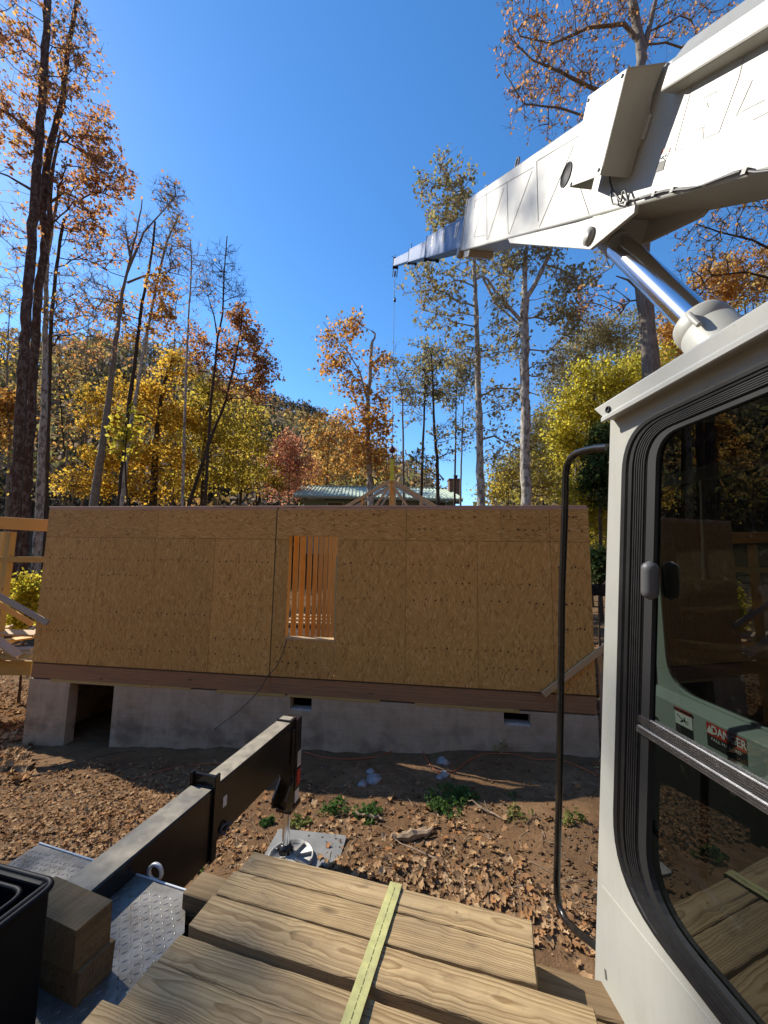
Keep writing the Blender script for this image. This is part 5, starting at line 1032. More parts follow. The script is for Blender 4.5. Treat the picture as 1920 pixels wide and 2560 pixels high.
def wl(px, py, o=.02): x, z = hloc(px, py, -o); return HM @ Vector((x, -o, z))
cord('power_cord', [wl(716, 1598, .02), wl(706, 1635, .03), wl(690, 1668, .03), wl(668, 1692, .03), wl(648, 1725, .05), wl(600, 1775, .10), wl(560, 1805, .22)]+[ghit(*p)+up for p in ((500, 1850), (430, 1872), (330, 1879), (260, 1890), (150, 1925), (60, 1945), (-40, 1950))], .007, M_['cord_d'], 'thin dark cord drooping from the window sill across the foundation to the ground')
def rock(p, r, seed, label, squash=.6):
    bm = bmesh.new(); bmesh.ops.create_icosphere(bm, subdivisions=3, radius=r); rr = random.Random(seed); c = [Vector((rr.gauss(0, 1), rr.gauss(0, 1), rr.gauss(0, 1))).normalized() for _ in range(14)]; hgt = [rr.uniform(.62, .95)*r for _ in c]
    for v in bm.verts:
        for n, h in zip(c, hgt):
            d = v.co.dot(n)
            if d > h: v.co -= n*(d-h)*.9
        v.co += Vector((rr.gauss(0, .012*r), rr.gauss(0, .012*r), rr.gauss(0, .012*r))); v.co.z *= squash
    me = bpy.data.meshes.new('rock'); bm.to_mesh(me); bm.free(); me.materials.append(M_['rock']); o = bpy.data.objects.new('rock', me); link(o, Matrix.Translation(p+Vector((0, 0, r*squash*.25)))); tag(o, label, 'rock', 'pale rocks in the yard')
rocks = [(935, 1952, .11, 'larger pale rock on the dirt to the left of the other rocks'), (925, 1930, .06, 'small pale rock just behind the larger left rock'), (1108, 1908, .11, 'pale lumpy rock nearest the foundation wall'), (1112, 1938, .075, 'small pale rock in the orange cord loop'), (1098, 1945, .05, 'smallest pale rock, left in the orange cord loop'), (905, 1962, .07, 'brownish rock half sunk beside the larger left rock')]
for k, (px, py, r, lb) in enumerate(rocks): rock(ghit(px, py), r, k+5, lb)
def bit(name, px, py, L, w, yaw, label, cat, seed):
    rr = random.Random(seed); p = ghit(px, py)+Vector((0, 0, .03)); d = Vector((math.cos(yaw), math.sin(yaw), .05)); mb = MB(); pts = [p+d*(L*(i/8-.5))+Vector((0, rr.gauss(0, .012), rr.gauss(0, .01)+.012)) for i in range(9)]
    mb.tube(pts, [w*(.35+.65*math.sin(math.pi*(i+.6)/9))*rr.uniform(.8, 1.2) for i in range(9)], 7, sm=False); tag(mb.build(name, M_['barkbit'], None, Matrix.Translation(p)), label, cat)
bit('bark_piece', 1030, 2098, .42, .045, .15, 'long grey bark strip on the dirt, lower of the pair', 'bark', 1); bit('bark_piece', 1045, 2088, .34, .03, .25, 'thin bark strip lying behind the longer one', 'bark', 2)
bit('stick', 1215, 2035, .45, .012, 2.4, 'thin curved stick lying right of the green weeds', 'stick', 4); bit('stick', 1065, 2150, .7, .010, 2.6, 'long thin stick among the bright leaves', 'stick', 5); bit('stick', 925, 2050, .35, .018, 2.9, 'short pale stick between the weeds and the bark', 'stick', 6)
def weed(px, py, r, n, seed, label, mt='l_weed', h=.12):
    p = ghit(px, py); g = np.random.default_rng(seed); a = g.uniform(0, 6.28, n); k_ = g.integers(0, 7, n); ox, oy = g.normal(0, r*.75, 7)[k_], g.normal(0, r*.45, 7)[k_]; hk_ = g.uniform(.25, 1.1, 7)[k_]; rr = r*.55*np.sqrt(g.random(n)); c = np.c_[p.x+ox+rr*np.cos(a), p.y+oy+rr*np.sin(a), p.z+h*hk_*g.random(n)*(1-.5*rr/r)+.008]
    s = g.uniform(.014, .032, n)[:, None]; t = g.normal(size=(n, 3)); t[:, 2] *= .5; t /= np.linalg.norm(t, axis=1)[:, None]; u = np.cross(t, g.normal(size=(n, 3))*np.array([1, 1, .3])+np.array([0, 0, .2])); u /= np.linalg.norm(u, axis=1)[:, None]
    w_ = np.cross(t, u)*.25; V = np.concatenate([c-t*s, c+u*s*.7+w_*s, c+t*s, c-u*s*.7+w_*s]); i = np.arange(n)
    o = npmesh('weed', V, [np.c_[i, i+n, i+2*n], np.c_[i, i+2*n, i+3*n]], M_[mt], M=Matrix.Translation(p)); tag(o, label, 'weed', 'weeds in the yard')
weed(1110, 2022, .20, 420, 1, 'large round green weed at the edge of the wall shadow'); weed(1185, 1990, .22, 300, 2, 'loose green weed in the shadow behind the large round one'); weed(905, 2040, .15, 260, 3, 'dark green weed among leaves, right of the jack'); weed(826, 2030, .12, 190, 4, 'small green weed nearest the jack housing'); weed(745, 2062, .09, 160, 5, 'yellowish green weed just right of the chrome jack rod', 'l_weed2')
weed(1300, 2042, .08, 70, 6, 'sparse weed on bare dirt towards the grab rail', 'l_weed2'); weed(1245, 1880, .12, 60, 7, 'wispy dry weed against the foundation wall', 'l_pale', .30); weed(668, 2060, .06, 90, 8, 'tiny weed by the ring below the outrigger beam'); weed(465, 2185, .07, 120, 9, 'small weed beside the end of the lower timber'); weed(1430, 2055, .08, 80, 10, 'sparse weed right of the grab rail', 'l_weed2')
# leaf litter: star-shaped curled leaves, thick where they lie thick in the photograph
def litter(name, n, dens, smin, smax, seed, lift=.012):
    g = np.random.default_rng(seed); P = []
    q = np.array([dens(g) for _ in range(n)]); P = ghits(q[:, 0], q[:, 1]); s = smin*.45+(smax-smin*.45)*g.random(n)**1.6
    ang = np.linspace(0, 2*np.pi, 13)[:-1]; rad = np.array([1., .66, .88, .58, .74, .5, .32, .5, .74, .58, .88, .66]); K = 12; rad = rad[None, :]*g.uniform(.72, 1.18, (n, K))
    yaw = g.uniform(0, 6.28, n); cx = rad*np.cos(ang[None, :]+yaw[:, None])*s[:, None]*g.uniform(.7, 1.1, (n, 1)); cy = rad*np.sin(ang[None, :]+yaw[:, None])*s[:, None]
    cu = g.uniform(-1.0, 1.5, (n, 1))/s[:, None]*.32; ca = g.uniform(0, 6.28, (n, 1)); al = cx*np.cos(ca)+cy*np.sin(ca); cz = cu*al**2*.9 + g.normal(0, .15, (n, K))*s[:, None]
    tilt = g.normal(0, .24, (n, 2)); cz += cx*tilt[:, :1]+cy*tilt[:, 1:]; cz -= np.minimum(cz.min(1), 0)[:, None]*.75
    base = P[:, 2]+lift*g.uniform(.2, 1.8, n)
    V = np.concatenate([np.c_[P[:, 0], P[:, 1], base+.08*s][:, None, :], np.stack([P[:, :1]+cx, P[:, 1:2]+cy, base[:, None]+cz], 2)], 1)
    i = (np.arange(n)*(K+1))[:, None]; j = np.arange(K)[None, :]; Fq = np.stack([np.broadcast_to(i, (n, K)), i+1+j, i+1+(j+1) % K], 2).reshape(-1, 3)
    return tag(npmesh(name, V.reshape(-1, 3), [Fq], M_['litter']), kind='stuff')
def blob(cx, cy, sx, sy): return lambda g: (cx+g.normal()*sx, cy+g.normal()*sy)
def pick(*ws):
    W_ = np.array([w for w, f in ws], float); W_ /= W_.sum()
    def f(g):
        while True:
            px, py = ws[g.choice(len(ws), p=W_)][1](g)
            if py > 1893-.02*abs(px-700) and px < 1560: return px, py
    return f
uni = lambda a, b, c, d: (lambda g: (g.uniform(a, b), g.uniform(c, d)))
tag(litter('leaf_litter', 1350, pick((10, blob(1180, 2215, 90, 55)), (8, blob(1010, 2190, 110, 45)), (6, blob(930, 2130, 90, 50)), (6, blob(1120, 2060, 80, 35)), (5, blob(830, 2050, 60, 40)), (3, uni(700, 1500, 1960, 2330)), (5, blob(1440, 2310, 60, 45)), (5, blob(1300, 2280, 70, 40)), (2, uni(560, 800, 1950, 2200))), .028, .062, 21), 'fallen tan and brown sycamore leaves lying thick on the dirt', 'leaves')
tag(litter('leaf_litter', 4600, pick((6, uni(0, 520, 1960, 2150)), (5, blob(330, 2030, 120, 45)), (4, blob(150, 2040, 120, 50)), (2, uni(0, 640, 1900, 2000)), (2, blob(530, 2110, 60, 40))), .022, .046, 22), 'brown leaf litter on the ground left of the outrigger', 'leaves')
def leftyard(g): return g.uniform(-260, 75), 1690+g.random()**1.3*270
def litter_far(name, n, seed):
    return litter(name, n, leftyard, .05, .10, seed)
tag(litter_far('leaf_litter', 3600, 23), 'sunlit leaf litter on the ground beyond the left house corner', 'leaves')
tag(litter('leaf_litter', 900, lambda g: (g.uniform(1485, 1620), 1440+g.random()**1.3*500), .06, .10, 24), 'leaf litter on the ground beyond the right house corner', 'leaves')
def crumbs(name, n, dens, lo, hi, seed, mt, label):
    g = np.random.default_rng(seed); q = np.array([dens(g) for _ in range(n)]); P = ghits(q[:, 0], q[:, 1]); s = (lo+(hi-lo)*g.random(n)**3)[:, None]
    D = np.array([[1, 0, 0], [-1, 0, 0], [0, 1, 0], [0, -1, 0], [0, 0, 1], [0, 0, -1.]]); V = P[:, None, :]+D[None]*s[:, None]*g.uniform(.5, 1.2, (n, 6, 1))*np.array([1, 1, .65])+g.normal(0, .25, (n, 6, 3))*s[:, None]; V[:, :, 2] += s*.25
    f = np.array([(0, 2, 4), (2, 1, 4), (1, 3, 4), (3, 0, 4), (2, 0, 5), (1, 2, 5), (3, 1, 5), (0, 3, 5)]); i = (np.arange(n)*6)[:, None, None]
    tag(npmesh(name, V.reshape(-1, 3), [(f[None]+i).reshape(-1, 3)], mt), label, 'soil', kind='stuff')
near = pick((5, uni(560, 1500, 1900, 2330)), (3, uni(0, 600, 1930, 2150)), (2, uni(800, 1500, 1950, 2250)))
crumbs('soil_clods', 5200, near, .004, .030, 41, M_['dirt'], 'crumbly brown clods scattered over the bare dirt'); crumbs('pebbles', 900, near, .004, .014, 42, M_['rock'], 'small grey pebbles scattered over the bare dirt')
def twigs(n, seed):
    g = np.random.default_rng(seed); q = np.array([near(g) for _ in range(n)]); P = ghits(q[:, 0], q[:, 1]); mb = MB()
    for p, a, L in zip(P, g.uniform(0, 6.28, n), g.uniform(.06, .28, n)):
        d = Vector((math.cos(a), math.sin(a), g.normal(0, .06))); o = Vector(p)+Vector((0, 0, .012)); k = Vector((g.normal(0, .012), g.normal(0, .012), .006)); mb.tube([o-d*L/2, o+k, o+d*L/2], [.0035, .003, .0015], 4)
    tag(mb.build('twig_litter', M_['barkbit'], None), 'thin twigs littering the dirt', 'twigs', kind='stuff')
twigs(260, 43)
# ------------------------------------------------------------------ trees: trunk lines from the photo, branches grown towards crown points, single leaves
def tree(label, trunks, crowns, Y, leaf, bk='b_dark', group=None, cat='tree', lsize=.075, per=14, twig=.45, name='tree', seed=0, base=None, zmin=None, upw=.6, droop=0., rtip=.006, pw=2.25, lspread=.13, root=True, far=1.):
    """trunks: [(pixel points bottom to top, depth Y or (Y0, Y1), r0, r1)], crowns: [(cx, cy, rx, ry, number of twig points, leaves share)] in photo pixels"""
    g = np.random.default_rng(seed)
    if far != 1:
        Y *= far; lsize *= far; twig *= far; lspread *= far; rtip *= far
        trunks = [(p, tuple(q*far for q in ys) if hasattr(ys, '__len__') else ys*far, a*far, b*far) for p, ys, a, b in trunks]
        if zmin is not None: zmin = (zmin-EYE)*far+EYE
    T = []                                            # trunk polylines in the world
    for pts, ys, r0, r1 in trunks:
        ys = ys if hasattr(ys, '__len__') else (ys, ys); n = len(pts); P = [np.array(atY(px, py, ys[0]+(ys[1]-ys[0])*i/max(1, n-1))) for i, (px, py) in enumerate(pts)]
        first = not T
        if first and root:
            b = P[0]; z = float(gz(b[0], b[1])); dv = (P[0]-P[1]); k = (b[2]-z)/max(1e-3, -dv[2]) if dv[2] < -.05 else 0
            f = b+dv*min(k, 3)*.6; f[2] = z-.25; P = [f, f+np.array([0, 0, .5])+(b-f)*.05]+P if b[2]-z > 1.2 else [f]+P
        Q = []
        for i in range(len(P)-1):
            L = np.linalg.norm(P[i+1]-P[i]); m = max(1, int(L/.5))
            for k in range(m): Q.append(P[i]+(P[i+1]-P[i])*k/m)
        Q.append(P[-1]); Q = np.array(Q); m = len(Q); t = np.linspace(0, 1, m); r = r0+(r1-r0)*t; r *= 1+.05*np.sin(np.arange(m)*1.3+seed)
        if first and root: r[0] *= 1.5; r[1:2] *= 1.15
        w = g.normal(0, .10*np.mean(r), (m, 3)); w[:1] = 0; Q = Q+w; T.append((Q, r))
    foot = T[0][0][0]; rt = empty(name, Vector((foot[0], foot[1], foot[2]+.25)), label, cat, group)
    mb = MB()
    for Q, r in T: mb.tube([Vector(q) for q in Q], list(r), 9)
    mb.build('trunk', M_[bk], rt)
    N = []; NR = []; par = []
    for Q, r in T:
        for q, rr_ in zip(Q, r):
            if zmin is None or q[2] > zmin: N.append(q); par.append(-1); NR.append(rr_)
    nT = len(N); pts = []; share = []
    for cx, cy, rx, ry, n, sh in crowns:
        u = g.normal(size=(n, 3)); u /= np.linalg.norm(u, axis=1)[:, None]; u *= g.random((n, 1))**.38
        c = np.array(atY(cx, cy, Y)); sx = rx/F*Y; sz = ry/F*Y; sy = min(max(sx, sz)*.8, sx*1.2+.3)
        pts.append(c+u*np.array([sx, sy, sz])); share += [sh]*n
    pts = np.concatenate(pts); share = np.array(share); tn_ = np.array(N)
    d0 = np.sqrt((((pts[:, None]-tn_[None])**2).sum(2)).min(1)); order = np.argsort(d0)
    cap = len(N)+6*len(pts); A = np.zeros((cap, 3)); A[:len(N)] = N; cnt = len(N); tips = []
    dist = np.zeros(cap)
    for j in order:
        p = pts[j]; D = p-A[:cnt]; L = np.sqrt((D**2).sum(1)); cost = L*(1+upw*np.clip(-D[:, 2]/(L+1e-6)+.25, 0, 2)) + .35*dist[:cnt] + (L < .15)*1.
        i = int(cost.argmin()); a = A[i]; m = max(1, min(5, int(L[i]/.35))); last = i
        bow = g.normal(0, .07, 3)*L[i]; bow[2] -= (.10-droop)*L[i]*.6
        for k in range(1, m+1):
            t = k/m; q = a+(p-a)*t + bow*math.sin(math.pi*t)*1. + (g.normal(0, .025, 3)*L[i] if k < m else 0)
            A[cnt] = q; dist[cnt] = dist[last]+L[i]/m; par.append(last); last = cnt; cnt += 1
        tips.append(last)
    par = np.array(par); A = A[:cnt]; w = np.zeros(cnt)
    for t_ in tips: w[t_] += 1
    for k in range(cnt-1, nT-1, -1): w[par[k]] += w[k]
    rad = rtip*np.maximum(w, 1)**(1/pw)
    tv = A[tips]; nt_ = len(tips)
    # twigs
    ntw = 6; td = g.normal(size=(nt_*ntw, 3)); td[:, 2] += .35-droop; td /= np.linalg.norm(td, axis=1)[:, None]; tl = twig*g.uniform(.4, 1.1, (nt_*ntw, 1)); ts = np.repeat(tv, ntw, 0); te = ts+td*tl
    E0 = [A[par[nT:]], ts]; E1 = [A[nT:], te]; tip_r = rad[np.repeat(tips, ntw)]
    R0 = [np.where(par[nT:] < nT, rad[nT:]*1.25, rad[par[nT:]]), np.minimum(tip_r, rtip)*.9]; R1 = [rad[nT:], np.full(len(te), rtip*.35)]
    e0, e1, r0, r1 = (np.concatenate(x) for x in (E0, E1, R0, R1)); r0 = np.minimum(r0, r1*2.2+.004)
    ax = e1-e0; L = np.linalg.norm(ax, axis=1)[:, None]+1e-6; ax /= L; h = np.where(np.abs(ax[:, 2:3]) < .9, np.array([[0, 0, 1.]]), np.array([[1., 0, 0]])); u = np.cross(ax, h); u /= np.linalg.norm(u, axis=1)[:, None]; v = np.cross(ax, u)
    K = 5; V = []
    for base_, r in ((e0, r0), (e1, r1)):
        for k in range(K): a = 2*math.pi*k/K; V.append(base_+(u*math.cos(a)+v*math.sin(a))*r[:, None])
    M_n = len(e0); ix = np.arange(M_n); Fq = [np.c_[k*M_n+ix, ((k+1) % K)*M_n+ix, (K+(k+1) % K)*M_n+ix, (K+k)*M_n+ix] for k in range(K)]
    npmesh('branches', np.concatenate(V), Fq, M_[bk], rt, smooth=True)
    # leaves
    nl = np.round(per*share).astype(int); q = np.repeat(np.arange(nt_)[np.argsort(np.argsort(order))] if False else np.arange(nt_), nl[order]); n = len(q)
    if n:
        tw = q*ntw+g.integers(0, ntw, n); f = g.uniform(.2, 1.1, (n, 1)); c = ts[tw]+(te[tw]-ts[tw])*f+g.normal(0, lspread*.5, (n, 3))*np.array([1, 1, .7])
        s = lsize*g.uniform(.55, 1.25, (n, 1)); t = g.normal(size=(n, 3)); t[:, 2] -= .5; t /= np.linalg.norm(t, axis=1)[:, None]; b = np.cross(t, g.normal(size=(n, 3))); b /= np.linalg.norm(b, axis=1)[:, None]; nn = np.cross(t, b)
        fold = g.uniform(-.1, .5, (n, 1)); V = np.concatenate([c-t*s*.9, c+b*s*.75+nn*s*fold, c+t*s, c-b*s*.75+nn*s*fold]); i = np.arange(n)
        npmesh('crown', V, [np.c_[i, i+n, i+2*n], np.c_[i, i+2*n, i+3*n]], M_[leaf], rt)
    return n, cnt
GL = 'trees behind the building site'
NT = 0
def TR(*a, **k):
    global NT; NT += 1; n, c = tree(*a, seed=100+NT, **k); print('tree', NT, n, c)
FARL = 1.5
# -- left foreground stand
TR('tallest mottled trunk at the far left, leaning right, with rust leaves high up', [([(36, 1290), (56, 960), (66, 800), (73, 690), (79, 615), (92, 422), (108, 211), (120, 0), (132, -220)], 12, .17, .10), ([(92, 340), (30, 290), (-40, 250)], 12, .08, .015), ([(88, 480), (20, 440), (-60, 410)], 12, .05, .012)],
   [(60, 120, 110, 150, 75, 1.), (30, 330, 120, 110, 70, 1.), (200, 130, 60, 120, 26, .6), (40, 560, 90, 90, 26, .35)], 12, 'l_rust', 'b_dark', GL, per=17, lsize=.07, zmin=7, far=FARL)
TR('forked grey trunk just right of the tallest left trunk, rust crown over the sky', [([(64, 1290), (82, 960), (96, 730), (108, 640), (114, 592)], 12.6, .14, .12), ([(114, 592), (105, 527), (112, 456), (120, 401), (127, 359), (156, 253), (169, 127), (192, 0), (205, -140)], 12.6, .13, .05), ([(114, 592), (124, 560), (124, 480), (136, 400), (150, 330)], 12.6, .10, .03)],
   [(190, 260, 70, 140, 50, 1.), (240, 350, 75, 60, 45, 1.), (270, 450, 70, 55, 42, 1.), (210, 470, 70, 60, 36, 1.), (170, 60, 60, 80, 24, .5), (225, 545, 60, 40, 20, .8)], 12.6, 'l_rust', 'b_dark', GL, per=16, lsize=.07, zmin=9, far=FARL)
TR('pale sunlit thin trunk third from the left edge', [([(98, 1295), (106, 1090), (111, 1004), (113, 850), (116, 743), (118, 640), (130, 560), (142, 500)], 13, .15, .05)], [(170, 720, 90, 110, 40, .25), (60, 700, 80, 90, 24, .2)], 13, 'l_orange', 'b_pale', GL, per=10, lsize=.07, zmin=8, far=FARL)
TR('thin dark trunk behind the pale sunlit one', [([(112, 1290), (122, 960), (128, 800), (139, 690), (150, 600), (160, 548)], 13.6, .10, .05)], [(190, 560, 80, 60, 40, .6), (250, 620, 70, 60, 36, .5), (200, 820, 110, 70, 40, .4)], 13.6, 'l_rust', 'b_brown', GL, per=14, lsize=.07, zmin=8, far=FARL)
TR('bare leaning grey trunk in front of the yellow trees, left of the middle', [([(234, 1264), (260, 1090), (282, 917), (300, 775), (310, 715), (333, 612), (350, 544), (356, 500)], 15, .20, .02), ([(318, 680), (359, 582), (405, 530), (440, 492)], 15, .06, .012), ([(325, 640), (312, 560), (300, 545)], 15, .05, .01), ([(318, 707), (360, 690), (420, 680), (470, 692)], 15, .05, .01)],
   [(425, 490, 45, 45, 55, .12), (320, 600, 60, 60, 40, .25), (220, 720, 80, 90, 50, .12), (430, 640, 50, 60, 36, .1), (250, 880, 70, 50, 26, .3)], 15, 'l_rust', 'b_grey', GL, per=10, lsize=.07, zmin=7, rtip=.007, far=FARL)
TR('thin dark trunk between the leaning grey trunk and the pale slanting trunk', [([(299, 1260), (321, 1025), (338, 895), (355, 760), (367, 700), (380, 633), (388, 553)], 15.6, .13, .04)], [(380, 600, 40, 60, 36, .1), (300, 760, 45, 50, 30, 1.), (330, 830, 40, 40, 20, .8)], 15.6, 'l_orange', 'b_brown', GL, per=14, lsize=.07, zmin=8, far=FARL)
TR('pale slanting trunk crossing the yellow trees', [([(304, 1264), (325, 1077), (356, 895), (378, 780), (395, 700), (405, 654), (418, 603), (447, 536)], 15.2, .10, .035)], [(440, 560, 35, 50, 40, .12), (400, 720, 40, 50, 30, .9), (400, 800, 40, 50, 30, 1.)], 15.2, 'l_orange', 'b_pale', GL, per=18, lsize=.075, zmin=8, far=FARL)
TR('slim pale pole of a tree, bare on top, over the yellow foliage', [([(456, 1264), (461, 1080), (466, 917), (472, 780), (477, 700), (479, 640), (475, 599)], 16, .085, .025)], [(490, 680, 45, 80, 50, .1), (450, 620, 30, 40, 20, .15), (480, 830, 40, 60, 20, .5)], 16, 'l_rust', 'b_pale', GL, per=10, lsize=.07, zmin=8, far=FARL)
TR('slim bare tree with a fine twiggy top against the sky, left of the gap', [([(512, 1264), (527, 1004), (540, 900), (544, 845), (556, 790), (560, 700), (563, 640), (568, 590)], 16.5, .10, .022), ([(544, 845), (535, 790), (520, 740)], 16.5, .04, .015)], [(560, 680, 48, 80, 70, .04), (600, 740, 30, 40, 20, .05), (520, 740, 40, 50, 30, .08)], 16.5, 'l_rust', 'b_brown', GL, per=8, lsize=.07, zmin=9, rtip=.006, far=FARL)
TR('rust brown tree whose leafy right edge stands against the blue sky', [([(473, 1260), (521, 1112), (564, 1004), (586, 908), (600, 840), (605, 800)], 17, .12, .03)], [(600, 800, 32, 42, 50, 1.2), (630, 860, 48, 40, 60, 1.1), (660, 920, 45, 42, 56, 1.), (640, 980, 50, 36, 45, 1.), (560, 880, 40, 60, 45, 1.), (575, 960, 50, 50, 40, 1.), (500, 880, 45, 60, 46, 1.1)], 17, 'l_rust', 'b_brown', GL, per=9, lsize=.08, zmin=7, far=FARL)
# -- yellow understory
TR('bright golden tree in layers behind the leaning trunks', [([(384, 1230), (388, 1140), (393, 1069), (402, 1010), (410, 960), (430, 900)], 18, .26, .06)], [(350, 985, 90, 26, 55, 1.2), (270, 1060, 85, 24, 50, 1.3), (420, 1040, 100, 36, 70, 1.2), (290, 1150, 90, 28, 60, 1.3), (400, 1140, 100, 40, 70, 1.2), (220, 1210, 100, 30, 60, 1.2), (380, 1220, 110, 36, 60, 1.1), (240, 1000, 60, 20, 26, 1.), (440, 920, 60, 40, 40, 1.)], 18, 'l_gold', 'b_brown', GL, per=18, lsize=.082, zmin=4, lspread=.36, far=FARL)
TR('golden tree with a greener crown to the right of the brightest one', [([(505, 1250), (510, 1120), (520, 1010), (525, 950)], 19, .14, .04)], [(520, 1000, 80, 50, 60, 1.1), (480, 1080, 80, 50, 60, 1.1), (560, 1090, 80, 60, 66, 1.1), (500, 1190, 90, 50, 60, 1.1), (600, 1180, 70, 50, 45, 1.)], 19, 'l_olive', 'b_brown', GL, per=16, lsize=.088, zmin=4, lspread=.36, far=FARL)
TR('small yellow tree with big lit leaves beside the pale slanting trunk', [([(318, 1260), (312, 1150), (318, 1060), (322, 1030)], 14.2, .05, .02)], [(318, 1070, 26, 60, 22, 1.), (305, 1120, 24, 40, 12, 1.)], 14.2, 'l_lime', 'b_brown', GL, per=7, lsize=.11, zmin=3, far=FARL)
TR('olive gold tree under the rust crown near the middle', [([(600, 1260), (612, 1130), (620, 1050)], 21, .12, .04)], [(600, 1040, 60, 50, 50, 1.), (650, 1100, 50, 60, 46, 1.), (610, 1180, 70, 60, 56, 1.), (680, 1200, 50, 40, 30, 1.)], 21, 'l_olive', 'b_brown', GL, per=13, lsize=.09, zmin=4, lspread=.36, far=FARL)
TR('orange red maple bush left of the green roofed house', [([(722, 1255), (724, 1180), (728, 1120)], 22, .07, .02)], [(720, 1110, 45, 30, 40, 1.), (700, 1160, 55, 35, 50, 1.), (750, 1170, 50, 40, 46, 1.), (715, 1220, 60, 35, 46, 1.)], 22, 'l_red', 'b_grey', GL, per=18, lsize=.08, zmin=4, lspread=.32, far=FARL)
TR('orange tree behind the left end of the green metal roof', [([(815, 1250), (820, 1150), (825, 1090)], 37, .16, .05)], [(805, 1110, 50, 40, 50, 1.), (860, 1160, 60, 45, 60, 1.), (800, 1185, 60, 40, 50, 1.), (895, 1110, 40, 30, 30, .8), (840, 1060, 30, 26, 20, .7), (775, 1060, 22, 20, 14, .7)], 37, 'l_orange', 'b_brown', GL, per=12, lsize=.15, zmin=6, lspread=.6, twig=.8)
TR('shaggy golden brush at the left edge behind the tallest trunk', [([(-20, 1290), (-10, 1150), (0, 1050)], 17, .1, .04)], [(10, 1010, 50, 40, 45, 1.), (-40, 1080, 60, 60, 40, .8), (30, 1090, 40, 60, 26, .4)], 17, 'l_orange', 'b_brown', GL, per=22, lsize=.085, zmin=4, far=FARL)
for k, (px, py, w, h, Yk, lb) in enumerate(((30, 1180, 70, 90, 16, 'tangle of bare grey brush behind the tallest left trunk'), (170, 1000, 70, 110, 19, 'tangle of bare brush between the left trunks and the golden tree'), (180, 1190, 60, 80, 17, 'low bare brush left of the golden tree'), (-120, 1150, 90, 120, 16, 'bare brush at the left edge of the yard'))):
    TR(lb, [([(px, py+h), (px+5, py+h*.3), (px-4, py-h*.3)], Yk, .05, .015)], [(px, py, w, h, 90, .25)], Yk, 'l_olive', 'b_grey', GL, cat='bush', name='bush', per=6, lsize=.06, zmin=1, rtip=.006, far=FARL)
# more slim bare trunks and twiggy poles in the left woods
for k, (x0, y0, x1, y1, Yk, rr_k, bk, lb) in enumerate(((350, 1262, 372, 820, 20, .06, 'b_pale', 'slim pale pole between the pale slanting trunk and the split dark trunk'), (432, 1262, 440, 760, 21, .07, 'b_brown', 'slim brown pole left of the bare pale pole'), (545, 1262, 590, 900, 20, .06, 'b_grey', 'thin grey stem leaning right under the rust brown tree'), (205, 1268, 222, 800, 19, .07, 'b_grey', 'thin grey pole left of the leaning grey trunk'), (640, 1262, 650, 960, 22, .07, 'b_brown', 'thin brown stem at the right end of the golden woods'), (16, 1290, 24, 760, 17, .08, 'b_grey', 'grey pole at the left edge behind the brush'), (160, 1275, 150, 830, 18, .06, 'b_brown', 'thin dark pole between the left trunks and the golden tree'))):
    TR(lb, [([(x0, y0), ((x0*2+x1)/3+4, (y0*2+y1)/3), ((x0+2*x1)/3-4, (y0+2*y1)/3), (x1, y1)], Yk, rr_k, rr_k*.2)], [(x1, y1-20, 34, 60, 34, .3), (x1, y1+110, 50, 70, 34, .5), (x1-5, y1+250, 45, 60, 20, .6)], Yk, ('l_orange', 'l_rust', 'l_gold')[k % 3], bk, GL, per=6, lsize=.075, zmin=5, rtip=.006, far=FARL)
TR('leafy green and yellow shrub by the left house corner', [([(62, 1560), (64, 1510), (66, 1480)], 10.2, .03, .01)], [(66, 1475, 34, 36, 34, 1.), (60, 1525, 34, 36, 34, 1.), (85, 1500, 26, 40, 20, 1.), (50, 1560, 30, 24, 14, 1.)], 10.2, 'l_lime', 'b_brown', None, cat='shrub', name='shrub', per=26, lsize=.055, zmin=.2, rtip=.004, twig=.2, lspread=.12)
# -- middle: sycamores and slim trees against the sky
TR('orange leaved sycamore with a broken curved top, left of the rope', [([(925, 1230), (920, 1100), (917, 1046), (920, 990), (925, 947), (928, 890), (930, 855)], 24, .26, .10), ([(930, 855), (937, 845), (938, 835), (930, 827)], 24, .08, .05), ([(920, 1010), (900, 930), (870, 880), (835, 840), (808, 805)], 24, .07, .02), ([(922, 960), (940, 930), (948, 912)], 24, .05, .02)],
   [(850, 850, 50, 60, 40, 1.), (885, 815, 26, 34, 20, 1.), (835, 910, 46, 40, 36, 1.), (880, 960, 46, 40, 36, .9), (945, 910, 34, 40, 26, .8), (930, 1010, 50, 40, 36, 1.), (890, 1070, 50, 50, 46, 1.2), (955, 1080, 40, 60, 44, 1.2), (900, 1150, 60, 50, 50, 1.2), (960, 1160, 40, 40, 30, 1.), (790, 1050, 26, 24, 12, 1.)], 24, 'l_orange', 'b_pale', GL, per=9, lsize=.13, zmin=6, twig=.6, lspread=.5)
